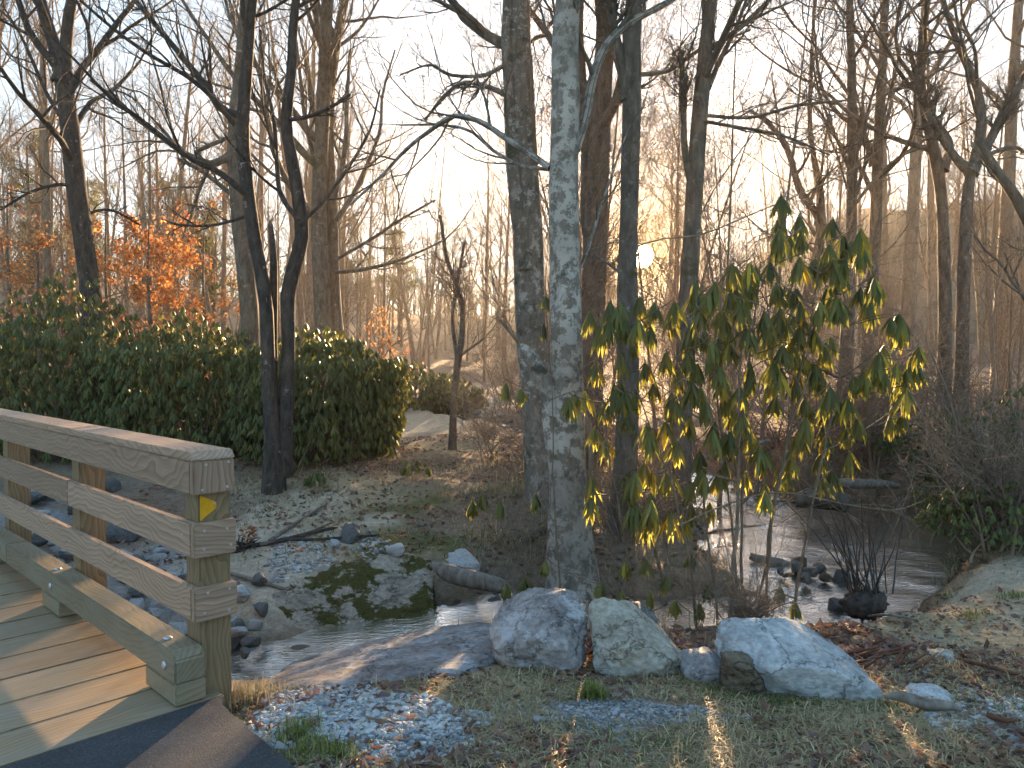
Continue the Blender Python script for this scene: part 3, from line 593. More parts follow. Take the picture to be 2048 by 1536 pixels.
# ------------------------------------------------------------------ grass and leaf litter
def blades(q, h, col, lean=.6, wd=.0035):
    n = len(q); z = ground_z(q[:, 0], q[:, 1]); th = rng.random(n) * 6.283; d = np.stack([np.cos(th), np.sin(th), np.zeros(n)], 1)
    ln = np.abs(rng.normal(lean, .35, n)); sd = np.stack([-d[:, 1], d[:, 0], np.zeros(n)], 1); b = np.c_[q, z - .004]; up = np.array([0, 0, 1.])
    w_ = (wd * rng.uniform(.6, 1.4, n))[:, None]; h_ = h[:, None]; l_ = ln[:, None]
    p1 = b + up * h_ * .45 / (1 + l_ * .3) + d * h_ * .28 * l_; p2 = p1 + up * h_ * .4 * np.clip(1.1 - l_, -.5, 1) + d * h_ * .5 * l_
    V = np.stack([b - sd * w_, b + sd * w_, p1 + sd * w_ * .8, p1 - sd * w_ * .8, p2], 1); k = np.arange(n)[:, None] * 5
    return V.reshape(-1, 3), [np.hstack([k, k + 1, k + 2, k + 3]), np.hstack([k + 3, k + 2, k + 4])], np.repeat(col, 5, 0)
STRAW = 1.3 * np.array([(.42, .35, .20), (.34, .27, .15), (.46, .40, .26), (.27, .20, .11), (.36, .30, .19)]); GREEN = np.array([(.12, .16, .04), (.17, .20, .06), (.22, .22, .09)])
a = Acc()
def lawn(n, X0, X1, Y0, Y1, hmin, hmax, gfrac, lean=.8, dens=lambda q: np.ones(len(q), bool), wd=.0032):
    q = np.stack([rng.uniform(X0, X1, n), rng.uniform(Y0, Y1, n)], 1); p = np.c_[q * 2.4, np.zeros(n)]
    k = fbm(p, 3, 61); q = q[(k + rng.normal(0, .18, n) > -.12) & dens(q) & ~in_path(q)]; n = len(q)
    gm = fbm(np.c_[q * 2.0, np.ones(n)], 3, 66) + rng.normal(0, .15, n) > .5 - gfrac
    col = np.where(gm[:, None], GREEN[rng.integers(0, 3, n)], STRAW[rng.integers(0, 5, n)]) * rng.uniform(.7, 1.2, (n, 1))
    a.add(*blades(q, rng.uniform(hmin, hmax, n), col, lean, wd))
def px_of(q, z=-.06): return 1024 + q[:, 0] / q[:, 1] * FPX, 720 + (CAM_H - z) / q[:, 1] * FPX
def nograv(q):
    px, py = px_of(q); m = ((px - 700) / 205) ** 2 + ((py - 1425) / 72) ** 2 > 1; m &= ((px - 760) / 175) ** 2 + ((py - 1490) / 62) ** 2 > 1; m &= ((px - 1260) / 180) ** 2 + ((py - 1425) / 30) ** 2 > 1; return m | (rng.random(len(q)) < .05)
SLABF = lambda q: nograv(q) & ((px_of(q)[1] > 1350 - .02 * (px_of(q)[0] - 700)) | (px_of(q)[0] > 1000))
lawn(40000, -1.4, 2.6, 2.5, 4.15, .025, .075, .04, 1.7, SLABF, .0024)
lawn(5000, -1.4, 3.2, 2.4, 4.2, .06, .12, .0, 1.5, SLABF, .0022)
lawn(9000, -1.4, 2.6, 2.5, 4.15, .03, .08, .10, .8, SLABF, .0022)
lawn(6000, 1.2, 4.2, 3.6, 7.0, .02, .06, .10, 1.3)
lawn(9000, -4, .8, 7.2, 12, .04, .13, .2, 1., lambda q: stream_at(q[:, 0], q[:, 1])[0] > stream_at(q[:, 0], q[:, 1])[2] + .35, .004)
lawn(9000, -.5, 6, 5.4, 12, .06, .28, .18, .5, lambda q: (stream_at(q[:, 0], q[:, 1])[0] > stream_at(q[:, 0], q[:, 1])[2] + .2) & (q[:, 0] / q[:, 1] < .47), .004)
lawn(5000, 3.2, 6, 6.8, 9, .06, .25, .3, .6, wd=.005)
o = a.obj('grass', M_grass); o['kind'] = 'stuff'
def tuft(px, py, n, h, cols, label, rad=.05):
    p = gnd(px, py); a = Acc(); q = np.array([p.x, p.y]) + rng.normal(0, rad, (n, 2)); a.add(*blades(q, rng.uniform(h * .6, h, n), np.array(cols)[rng.integers(0, len(cols), n)], .55, .0028)); tr = tag(empty('grass_tuft', p), label, 'grass tuft'); a.v = [v - np.array(p) for v in a.v]; o = a.obj('blades', M_grass, tr); o['kind'] = 'stuff'
YG = [(.20, .24, .05), (.26, .27, .07), (.36, .34, .14), (.15, .19, .04)]
tuft(620,1510,260,.095,YG,'bright green grass tuft on the gravel beside the asphalt',.055); tuft(590,1475,150,.12,YG,'thin grass tuft in gravel above the bright green one',.04); tuft(1185,1395,200,.13,YG,'green grass tuft below the tan boulder, above the dark gravel',.03)
tuft(680,1510,120,.09,YG,'sparse tuft right of the bright green grass tuft',.04); tuft(1950,1232,90,.07,YG,'small green tuft on the sand at far right',.05); tuft(1900,1190,70,.06,YG,'lone green sprig on sand nearest the stream',.05); tuft(2020,1195,90,.07,YG,'green tuft at right picture edge on the sand',.05)
tuft(490,1405,320,.15,[tuple(c) for c in STRAW],'straw coloured grass tuft at foot of the end post',.07); tuft(1500,1290,160,.18,[tuple(c) for c in STRAW],'dry grass tuft behind big boulder left end',.1)
# fallen leaves
def leaves_on(q, s, col):
    n = len(q); z = ground_z(q[:, 0], q[:, 1]); th = rng.random(n) * 6.28; d = np.stack([np.cos(th), np.sin(th), rng.normal(0, .35, n)], 1); e = np.stack([-np.sin(th), np.cos(th), rng.normal(0, .35, n)], 1); c0 = np.c_[q, z + .006 + s * .18]
    S = s[:, None]; V = np.stack([c0 - d * S, c0 + e * S * .55 + [0, 0, .004], c0 + d * S + [0, 0, .006], c0 - e * S * .55 + [0, 0, .004], c0], 1); V[:, 4, 2] -= s * .25; k = np.arange(n)[:, None] * 5
    return V.reshape(-1, 3), np.concatenate([np.hstack([k + 4, k + i, k + (i + 1) % 4]) for i in range(4)]), np.repeat(col, 5, 0)
LC = 1.3 * np.array([(.16, .085, .065), (.22, .12, .08), (.12, .07, .06), (.27, .16, .10), (.19, .12, .115), (.3, .2, .14)]); a = Acc()
def litter(n, X0, X1, Y0, Y1, s0, s1, dens):
    q = np.stack([rng.uniform(X0, X1, n), rng.uniform(Y0, Y1, n)], 1); k = fbm(np.c_[q * 1.8, np.full(n, 5.)], 3, 88); q = q[(k + rng.normal(0, .2, n) > dens) & ~in_path(q)]; d, sz, hw = stream_at(q[:, 0], q[:, 1]); q = q[d > hw + .12]; q = q[nograv(q) | (rng.random(len(q)) < .25)] if Y0 < 3 else q; n = len(q)
    a.add(*leaves_on(q, rng.uniform(s0, s1, n), LC[rng.integers(0, 6, n)] * rng.uniform(.7, 1.3, (n, 1))))
litter(9000, -1.3, 2.8, 2.6, 4.4, .008, .03, .0); litter(1600, -1.2, 2.8, 2.4, 4.3, .025, .045, .1); litter(2500, -.2, 2.3, 4.2, 6.2, .02, .05, -.1); litter(7000, -5, 1.2, 7.5, 15, .02, .045, .0); litter(5000, -.5, 6, 6.5, 14, .02, .05, .0); litter(3000, 1.3, 4.2, 3.6, 7.2, .010, .032, .05)
o = a.obj('fallen_leaves', M_grass); o['kind'] = 'stuff'

# ------------------------------------------------------------------ sticks, logs, stump
def pathtube(pts, k=8, n=16, name='stick', m=M_drift, parent=None, wob=.25, seed=1):
    P = resample(pts, n)[None]; Rr = P[..., 3] * (1 + wob * fbm(P[..., :3] * 2.5, 2, seed)); Rr[:, -1] *= .5
    V, F = tubes(P[..., :3], Rr, k); d = V - P[:, :, None, :3]; V = P[:, :, None, :3] + d * (1 + 1.6 * wob * fbm((V - P[:, :, None, :3]) * 22 + P[:, :, None, :3] * 2.5, 3, seed))[..., None]
    a = Acc(); a.add(V, F); e = np.arange(k); a.f.append(e[None, ::-1]); a.f.append((e + (n - 1) * k)[None]); return a.obj(name, m, parent)
def stick(pxs, r, label, m=M_drift, dz=.03, name='stick', cat='stick', k=7, extra=0):
    pts = []
    for i, (x, y) in enumerate(pxs): p = gnd(x, y); pts.append((p.x, p.y, p.z + dz + extra * i, r * (1 - .5 * i / len(pxs))))
    return tag(pathtube(pts, k, 18, name, m), label, cat)
stick([(540,1088),(590,1052),(655,1012)],.024,'straight pale branch leaning up from the branch pile across sand')
stick([(500,1100),(560,1090),(640,1068),(675,1062)],.03,'thickest dark branch of the pile lying on the sand', M_dark)
stick([(520,1095),(600,1078),(668,1050)],.02,'grey branch above the thick dark one on the sand', M_grey)
stick([(455,1152),(520,1172),(588,1195)],.02,'single pale stick pointing down to the mossy bedrock from the post')
stick([(560,1085),(640,1085),(720,1080),(760,1075)],.018,'long low branch reaching right along the sand bar', M_dark)
p = gnd(490, 1100); rb = tag(empty('root_ball', p), 'dark tangled root ball with a rusty leaf clump at left end of the branch pile', 'root ball')
pr = np.zeros((26, 6, 3)); 
for i in range(26):
    d = rng.normal(size=3); d[2] = abs(d[2]); d /= np.linalg.norm(d); q = np.zeros(3)
    for k in range(6): pr[i, k] = q; d = d + rng.normal(size=3) * .5; d /= np.linalg.norm(d); q = q + d * .045 * rng.uniform(.6, 1.3)
V, F = tubes(pr, np.linspace(.014, .004, 6)[None] * np.ones((26, 1)), 5); a = Acc(); a.add(V, F); a.obj('roots', M_dark, rb)
a = Acc(); n = 30; q = rng.normal(0, .05, (n, 2)); V, F, C = leaves_on(q, rng.uniform(.02, .04, n), np.array([(.4, .15, .07)] * n)); V[:, 2] = np.repeat(.17 + rng.normal(0, .04, n), 5) + (V[:, 2] - np.repeat(V.reshape(-1, 5, 3)[:, :, 2].mean(1), 5)); V[:, 0] += .03; a.add(V, F, C); a.obj('dry_leaves', M_grass, rb)
def flog(pts, label, m=M_drift, n=30, k=12, name='log', cat='log'): return tag(pathtube(pts, k, n, name, m, None, .22, 3), label, cat)
def P4(px, py, Y, r): p = at(px, py, Y); return (p.x, p.y, p.z, r)
flog([P4(862,1128,6.75,.03), P4(900,1146,6.7,.075), P4(950,1160,6.65,.08), P4(1000,1172,6.6,.06), P4(1020,1178,6.6,.03)], 'grey driftwood log lying from the mossy bedrock towards the pale trunk')
flog([P4(1640,972,9.6,.04), P4(1690,967,9.5,.07), P4(1750,968,9.4,.06), P4(1800,972,9.3,.03)], 'long pale log lying on the far bank above the dark stream bend')
flog([P4(1590,1000,9.3,.08), P4(1650,993,9.2,.14), P4(1700,1008,9.1,.10)], 'short thick brown log at the water edge below the pale log', M_grey)
flog([P4(1500,1112,7.6,.04), P4(1545,1128,7.5,.07), P4(1590,1134,7.5,.03)], 'flat wet log resting on the stone heap in the stream')
flog([P4(1768,1392,3.45,.010), P4(1800,1394,3.4,.022), P4(1850,1408,3.35,.027), P4(1900,1412,3.3,.02), P4(1925,1420,3.3,.008)], 'twisted driftwood piece in the grass below the knobbly grey rock')
flog([P4(1045,1095,7.9,.03), P4(1075,1068,7.8,.045), P4(1105,1050,7.6,.03), P4(1125,1035,7.4,.02)], 'crooked exposed root left of the pale trunk foot', M_grey)
flog([P4(1300,950,9.5,.02), P4(1450,905,9.4,.03), P4(1540,880,9.3,.02)], 'thin fallen pole slanting behind the leafy shrub')
G_K = 'red bark strips near the big boulder'
for i in range(15):
    px = random.uniform(1725, 1850); py = random.uniform(1300, 1352); p = gnd(px, py); an = random.uniform(-.6, .9); ln = random.uniform(.1, .26); d = Vector((math.cos(an), math.sin(an), 0)) * ln / 2
    o = pathtube([(*(p - d + Vector((0, 0, .015)))[:], .006), (*(p + Vector((0, 0, .03)))[:], .008), (*(p + d + Vector((0, 0, .02 + random.uniform(0, .05))))[:], .004)], 5, 8, 'bark_strip', M_redbark); tag(o, 'reddish brown bark strip on the ground right of the big boulder', 'bark strip', G_K)
for pts, lab in (([(1930,1335),(1990,1350),(2045,1368)],'dark branch lying on sand right of the knobbly rock'),([(1975,1445),(2010,1455),(2040,1460)],'short dark stick in the gravel at lower right'),([(1700,1245),(1770,1240),(1830,1250)],'thin pale twig on the mossy lip of the right bank')): stick(pts, .012, lab, M_redbark if 'dark' in lab else M_drift)
# stump with sprouts
p = onz(1735, 1225, -.5); st = tag(empty('stump', p), 'dark mossy stump with thin upright sprouts at the stream edge', 'stump')
q = rng.normal(size=(40, 3)); q /= np.linalg.norm(q, axis=1, keepdims=True); v, f, c = hull_shape(q * [.22, .17, .15], 4, 8, .16, 6, 9, 1.6); a = Acc(); a.add(v + [0, 0, .08], f); a.obj('stump_body', M_dark, st)
pr = np.zeros((24, 7, 3)); hh = rng.uniform(.35, 1.05, 24)
for i in range(24):
    q = np.array([rng.normal(0, .07), rng.normal(0, .05), .15]); d = np.array([rng.normal(-.15, .35), rng.normal(0, .25), 1.])
    for k in range(7): pr[i, k] = q; d = d + rng.normal(size=3) * .05; d /= np.linalg.norm(d); q = q + d * hh[i] / 6
V, F = tubes(pr, np.linspace(.007, .003, 7)[None] * np.ones((24, 1)), 5); a = Acc(); a.add(V, F); a.obj('sprouts', M_dark, st)

# ------------------------------------------------------------------ trees
def finish_twigs(levels, a, sides=(6, 5, 3, 3)):
    for (P, Rr), k in zip(levels, sides):
        V, F = tubes(P, Rr, k); a.add(V, F)
def trunk_obj(paths, m, parent, k=14, flare=1, seed=0, n=44):
    a = Acc()
    for P in paths:
        nn = n; Q = resample(P, nn)[None]; Rr = Q[..., 3].copy()
        Rr *= 1 + .05 * fbm(Q[..., :3] * 2.2, 3, seed)
        if flare: Rr[0] *= 1 + .7 * np.exp(-np.linspace(0, 1, nn) * 16) * flare
        V, F = tubes(Q[..., :3], Rr, k); d = V - Q[:, :, None, :3]; V = Q[:, :, None, :3] + d * (1 + .14 * fbm(V * [5, 5, 2.2] / max(Rr.max() * 5, .3), 4, seed))[..., None]; a.add(V, F)
    return a.obj('trunk', m, parent)
def crown(paths, g, k1=13, k2=8, k3=6, k4=4, t0=.35, lr=(.34, .5, .5, .5), up=.06, wob=.13, ang=(28, 65), rr=.5, hand=(), twig=.0023):
    a = Acc(); L1P = []; L1R = []
    for P in paths:
        Q = resample(P, 30)[None]; p, r = grow(Q[..., :3], Q[..., 3], k1, t0, .98, ang, lr[0], 12, up, wob * .8, rr, g); L1P.append(p); L1R.append(r)
    for H in hand:
        Q = resample(H, 12)[None]; L1P.append(Q[..., :3]); L1R.append(np.maximum(Q[..., 3], .003))
    P1 = np.concatenate(L1P); R1 = np.concatenate(L1R)
    P2, R2 = grow(P1, R1, k2, .15, .97, (25, 60), lr[1], 8, up, wob, .62, g)
    P3, R3 = grow(P2, R2, k3, .15, .97, (25, 60), lr[2], 6, up * .8, wob, .62, g, rmin=twig * 1.15)
    lv = [(P1, R1), (P2, R2), (P3, R3)]
    if k4: lv.append(grow(P3, R3, k4, .2, .97, (25, 60), lr[3], 4, up * .8, wob, .6, g, rmin=twig))
    finish_twigs(lv, a); return a, lv
def pp(pts, Y, grow_up=0, dY=0):     # list of (px,py,width px) -> xyz r
    out = []
    for i, (x, y, wd) in enumerate(pts):
        yy = Y + dY * i / max(len(pts) - 1, 1); q = at(x, y, yy); out.append((q.x, q.y, q.z, wd / 2 * yy / FPX))
    if grow_up:
        d = np.array(out[-1][:3]) - np.array(out[-2][:3]); d /= np.linalg.norm(d); q = np.array(out[-1]); h = grow_up - q[2]
        if h > 0:
            for s in (.5, 1): out.append((*(q[:3] + d / max(d[2], .5) * h * s + [.1 * h * s, 0, 0]), q[3] * (1 - .75 * s)))
    return out
def tree(name, stems, Y, m, mt, label, cat='tree', seed=0, limbs=(), H=9, foot=None, group=None, flare=1, snag=(), **kw):
    g = np.random.default_rng(500 + seed)
    S = [pp(s[0], Y + s[1], H if s[2] else 0) for s in stems]
    if foot is not False:
        for s in S[:1]:
            z = gz(s[0][0], s[0][1]) - .12
            if s[0][2] > z: s.insert(0, (s[0][0], s[0][1], z, s[0][3]))
    root = empty(name, S[0][0][:3]); off = np.array(S[0][0][:3] + (0,))
    S = [[tuple(np.array(q) - off) for q in s] for s in S]
    Lm = [[tuple(np.array(q) - off) for q in pp(l[0], Y + l[1], 0, l[2] if len(l) > 2 else 0)] for l in limbs]
    Lm = [[(*q[:3], q[3] * .82) for q in l] for l in Lm]
    trunk_obj(S, m, root, seed=seed, flare=flare)
    for l in Lm[:]:
        Q = resample(l, 24)[None]; V, F = tubes(Q[..., :3], Q[..., 3], 8); a = Acc(); a.add(V, F); a.obj('limb', m, root)
    a, lv = crown([q for i, q in enumerate(S) if i not in snag], g, hand=Lm, **kw); a.obj('crown', mt, root)
    return tag(root, label, cat, group), lv
G_N = 'bare trees around the clearing'
tree('bare_tree', [([(1147,1190,80),(1140,1080,72),(1134,900,68),(1133,760,64),(1130,600,60),(1128,400,58),(1131,200,55),(1136,0,50)],0,1), ([(1140,1070,36),(1118,950,36),(1104,850,36),(1094,775,34),(1066,722,27),(1046,694,17),(1042,688,5)],-.05,0)], 7.0, M_main, M_grey,
     'nearest tree, pale lichen-blotched trunk standing behind the boulders', seed=1, H=9.5, t0=.5, k1=12, snag=(1,), limbs=[
     ([(1100,336,16),(1060,308,15),(1010,275,14),(960,243,13),(905,232,12),(860,262,10),(815,296,9),(765,350,7),(700,410,5)],0,1.2),
     ([(1150,300,26),(1170,235,24),(1185,160,22),(1210,95,20),(1260,45,18),(1330,8,15),(1400,-40,12)],.05,.6),
     
     ([(1105,340,10),(1040,330,9),(985,300,8),(940,262,7),(880,250,6),(800,250,4)],.1,1.5),
     ([(1150,560,10),(1175,500,9),(1200,420,7),(1230,330,5),(1260,250,4)],.0,.8)])
tree('bare_tree', [([(1098,1000,66),(1084,880,62),(1066,700,60),(1058,500,58),(1050,330,54),(1042,150,50),(1038,0,46)],0,1), ([(1056,540,22),(1038,430,26),(1026,330,24),(1018,180,22),(1016,0,20)],-.1,1)], 9.4, M_pale, M_grey,
     'dark double-stemmed trunk just left of the pale lichened trunk', seed=2, H=12, t0=.45, limbs=[
     ([(1020,195,14),(980,175,12),(930,165,10),(890,190,8),(850,240,6)],0,1), ([(1025,120,12),(970,150,10),(900,150,8),(860,130,6),(800,150,4)],0,-1)])
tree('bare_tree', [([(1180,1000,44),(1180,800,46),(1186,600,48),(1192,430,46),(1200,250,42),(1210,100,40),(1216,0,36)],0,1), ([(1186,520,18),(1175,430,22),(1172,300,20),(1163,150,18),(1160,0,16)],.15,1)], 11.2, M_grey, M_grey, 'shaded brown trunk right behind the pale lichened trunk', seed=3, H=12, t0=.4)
tree('bare_tree', [([(1238,1150,46),(1246,1000,44),(1256,800,42),(1256,620,40),(1256,500,37),(1260,350,36),(1264,150,38),(1270,0,36)],0,1), ([(1256,200,20),(1240,110,18),(1222,20,16),(1215,-60,14)],0,0)], 8.2, M_grey, M_grey, 'straight grey trunk directly left of the low sun', seed=4, H=10, t0=.55, limbs=[([(1275,150,12),(1340,140,10),(1400,100,8),(1500,60,6)],0,1), ([(1262,560,8),(1220,530,7),(1190,510,5)],0,.4)])
tree('bare_tree', [([(1345,1120,42),(1360,950,40),(1368,750,38),(1378,560,36),(1388,400,34),(1398,250,32),(1410,120,28),(1424,0,24)],0,1), ([(1388,380,16),(1370,300,14),(1366,180,12),(1362,100,10)],0,0)], 8.6, M_grey, M_grey, 'slightly leaning grey trunk on the right side of the sun', seed=5, H=10, t0=.45, limbs=[([(1400,230,9),(1500,235,8),(1600,210,7),(1700,200,5)],0,1), ([(1395,240,9),(1450,250,8),(1560,270,7),(1660,310,4)],0,-.8), ([(1415,180,14),(1440,120,12),(1470,60,9),(1500,-20,7)],0,0)])
# left group
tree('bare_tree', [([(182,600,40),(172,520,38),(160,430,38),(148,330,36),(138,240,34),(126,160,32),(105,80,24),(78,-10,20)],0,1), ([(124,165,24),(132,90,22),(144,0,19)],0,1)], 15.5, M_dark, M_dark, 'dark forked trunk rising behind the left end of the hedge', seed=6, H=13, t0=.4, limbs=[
     ([(118,230,10),(90,180,9),(60,110,8),(30,50,6),(0,20,4)],0,1), ([(140,370,9),(110,370,8),(60,385,7),(0,420,5)],0,-1), ([(165,430,8),(220,420,6),(280,450,5)],0,1)])
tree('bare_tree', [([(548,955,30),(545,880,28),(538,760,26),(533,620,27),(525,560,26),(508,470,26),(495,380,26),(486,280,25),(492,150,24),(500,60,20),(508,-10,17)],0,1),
     ([(562,950,28),(572,820,26),(577,680,26),(576,590,28),(590,530,28),(604,470,27),(594,380,25),(580,300,24),(572,240,22),(584,130,20),(592,0,16)],.1,1),
     ([(552,880,16),(548,760,15),(546,640,18),(547,520,14),(541,450,9),(540,440,2)],.15,0)], 9.9, M_dark, M_dark,
     'dark three-stemmed tree standing in front of the hedge', seed=7, H=11, t0=.5, up=.1, snag=(2,), limbs=[
     ([(492,390,16),(440,345,14),(385,320,12),(340,285,11),(270,230,9),(220,195,8),(150,120,6),(80,50,4)],-.1,-1.2), ([(578,240,11),(620,232,10),(660,215,9),(700,190,7)],0,.5), ([(596,440,12),(562,390,12),(554,330,11),(548,240,9),(528,150,8),(520,60,6)],0,1),
     ([(480,230,18),(440,215,17),(410,170,16),(370,120,14),(320,60,13),(270,0,12)],.1,.8), ([(470,250,13),(420,190,12),(370,150,10),(300,110,9),(230,60,8),(160,0,6)],.1,-.8), ([(598,450,10),(650,400,9),(700,330,8),(740,260,6),(760,180,4)],0,1), ([(500,430,8),(430,450,7),(360,450,6),(330,440,4)],0,.5)])
tree('bare_tree', [([(500,640,34),(492,560,33),(482,470,31),(474,380,30),(468,310,27),(470,230,22),(480,120,18),(490,0,15)],0,1)], 13.2, M_grey, M_grey, 'grey trunk with a looping sideways limb behind the dark three-stemmed tree', seed=8, H=12, t0=.55, limbs=[
     ([(468,305,20),(445,320,19),(420,328,18),(395,318,17),(375,312,15),(350,295,13),(310,265,11),(270,235,10),(240,205,8),(180,160,6)],0,-1), ([(470,270,12),(440,282,11),(410,295,11),(393,305,11),(395,318,10)],.05,0), ([(476,400,12),(440,370,11),(400,340,10),(360,320,8)],0,.5)])
tree('bare_tree', [([(648,680,34),(643,560,33),(638,430,31),(642,300,29),(650,150,27),(655,0,24)],0,1), ([(664,660,28),(662,520,30),(658,400,30),(654,250,26),(668,120,20),(690,0,16)],.4,1)], 16.5, M_grey, M_grey, 'twin grey trunks standing close together right of the three-stemmed tree', seed=9, H=14, t0=.3, up=.14, k1=13, limbs=[
     ([(672,440,14),(700,400,12),(730,340,10),(760,260,8),(765,190,6),(790,100,4)],0,1), ([(670,520,9),(740,480,8),(800,440,7),(870,400,5)],0,1), ([(632,330,12),(612,250,10),(600,150,8),(590,60,6)],0,0), ([(668,545,10),(720,540,9),(800,520,7),(890,480,4)],0,1), ([(668,400,13),(690,300,12),(694,200,9),(700,100,7)],0,0)])
# right side
tree('bare_tree', [([(1690,760,24),(1698,600,22),(1703,450,20),(1704,250,18),(1703,120,16),(1700,0,13)],0,1)], 13.0, M_grey, M_grey, 'straight slim trunk above the right side of the leafy shrub', seed=10, H=12, t0=.25, up=.1, limbs=[([(1702,420,9),(1740,370,8),(1790,320,6),(1850,280,4)],0,1), ([(1703,350,9),(1670,270,7),(1640,190,6),(1620,100,4)],0,-1)])
tree('bare_tree', [([(1735,700,22),(1745,560,22),(1752,420,22),(1757,280,20),(1765,130,17),(1772,0,14)],0,1), ([(1748,330,14),(1728,270,12),(1700,190,9)],0,0)], 14.0, M_grey, M_grey, 'slim dark trunk next right of the straight slim one', seed=11, H=12, t0=.3, up=.1)
tree('bare_tree', [([(1890,640,24),(1888,520,23),(1884,410,21),(1872,320,22),(1852,230,19),(1840,150,16),(1846,60,12)],0,1), ([(1884,340,16),(1900,290,14),(1870,240,13),(1840,180,11),(1820,100,8)],0,0)], 12.0, M_grey, M_grey, 'pale forking tree with wavy limbs at right', seed=12, H=11, t0=.4, wob=.18)
tree('bare_tree', [([(1925,640,24),(1930,500,23),(1935,400,21),(1945,330,19),(1962,270,20),(1958,190,16),(1930,120,14),(1905,60,11)],0,1), ([(1940,345,20),(1975,290,18),(2010,220,16),(2050,150,12)],0,0), ([(1940,340,18),(1915,320,16),(1880,270,14),(1850,215,12),(1842,190,9)],0,0)], 11.3, M_grey, M_grey, 'three-armed forking tree nearest the right edge of view', seed=13, H=10, t0=.4, wob=.18)
tree('bare_tree', [([(2090,520,24),(2060,450,22),(2035,400,20),(2000,350,17),(1975,310,13),(1955,280,9)],0,0)], 9.5, M_grey, M_grey, 'thick limb-like leaning trunk entering from the right edge', seed=14, H=6, t0=.3, foot=True, k1=6)
tree('bare_tree', [([(1590,700,18),(1620,560,18),(1640,450,16),(1600,380,14),(1575,300,12),(1540,250,9),(1500,220,6)],0,0), ([(1640,450,14),(1640,380,12),(1625,300,10),(1620,200,8)],0,1)], 15, M_grey, M_grey, 'thin curving tree arching left above the leafy shrub', seed=15, H=12, t0=.3)
tree('bare_tree', [([(905,880,14),(908,800,14),(915,730,14),(925,660,12),(920,590,10),(895,520,8),(880,430,6)],0,0), ([(916,720,8),(905,640,8),(916,560,7),(930,480,5)],0,0)], 13.2, M_grey, M_twig, 'slender young tree standing at the edge of the sunlit clearing', seed=16, H=6, t0=.4, k1=9, lr=(.3, .5, .5, .5))
tree('bare_tree', [([(1180,860,12),(1130,790,11),(1090,760,9),(1040,690,7),(1000,640,5)],-.4,0)], 8.5, M_twig, M_twig, 'thin bare sapling leaning left beside the double-stemmed trunk', seed=17, H=4, t0=.3, k1=6)

# arching long twigs across the view on the right
def arch(pxs, Y, dY, r, label, seed):
    pts = pp([(x, y, 1) for x, y in pxs], Y, 0, dY); pts = [(p[0], p[1], p[2], r * (1 - .7 * i / len(pts))) for i, p in enumerate(pts)]
    g = np.random.default_rng(seed); Q = resample(pts, 24)[None]; a = Acc(); p1 = Q[..., :3]; r1 = Q[..., 3]; lv = [(p1, r1)]; p2 = grow(p1, r1, 14, .15, .97, (25, 55), .16, 6, .02, .12, .6, g); lv.append(p2); lv.append(grow(*p2, 3, .2, .95, (25, 55), .4, 4, .02, .12, .7, g)); finish_twigs(lv, a, (5, 4, 3)); return tag(a.obj('branch', M_twig), label, 'branch')

# generic background trees
def proto(name, H, r, seed, k=(12, 6, 5, 2), m=M_far, mt=M_far, t0=.25, lean=.03, multi=1, up=.1, twig=.0038, wob=.13):
    g = np.random.default_rng(seed); S = []
    for s in range(multi):
        x = y = 0.; dx, dy = g.normal(0, lean, 2) + (np.array([math.cos(s * 2.4), math.sin(s * 2.4)]) * .13 if multi > 1 else 0); P = []
        for i in range(9):
            t = i / 8; P.append((x, y, t * H * (1 if s == 0 else .85), r * (1 - .86 * t) * (1 if multi == 1 else .7))); dx += g.normal(0, .02); dy += g.normal(0, .02); x += dx * H / 8; y += dy * H / 8
        P[0] = (P[0][0], P[0][1], -.3, P[0][3]); S.append(P)
    root = empty(name); trunk_obj(S, m, root, 8, .6, seed, 24); a, lv = crown(S, g, *k, t0=t0, up=up, wob=wob, twig=twig, lr=(.30, .5, .5, .5)); a.obj('crown', mt, root); root['proto'] = 1; return root
PR = [proto('bare_tree', 13, .16, 1), proto('bare_tree', 15, .19, 2, t0=.4), proto('bare_tree', 11, .11, 3, multi=2), proto('bare_tree', 12, .12, 4, multi=3, lean=.06), proto('bare_tree', 8, .07, 5, t0=.15, twig=.004, k=(12, 6, 4, 2)), proto('bare_tree', 14, .14, 6, t0=.5, wob=.18), proto('bare_tree', 9, .05, 7, k=(17, 7, 5, 3), t0=.12, twig=.0028, wob=.16, lean=.05, multi=2, m=M_twig, mt=M_twig)]
for q in PR: KIDS[q.name] = [c for c in bpy.data.objects if c.parent == q]
used = set()
def plant(pr, x, y, label, group, cat='tree', sc=1, rz=None):
    z = gz(x, y)
    if pr.name not in used: o = pr; used.add(pr.name); o.location = (x, y, z); o.rotation_euler = (0, 0, random.uniform(0, 6.28) if rz is None else rz); o.scale = (sc,) * 3
    else: o = dup(pr, (x, y, z), random.uniform(0, 6.28) if rz is None else rz, sc)
    if 'proto' in o: del o['proto']
    return tag(o, label, cat, group)
SUNPX = 1284
def clear(x, y, wpx=16): return abs(1024 + x / y * FPX - SUNPX) > wpx
def zone(px): return 'behind the hedge on the left' if px < 640 else 'behind the sunlit clearing' if px < 1060 else 'beyond the stream below the sun' if px < 1500 else 'on the slope at right'
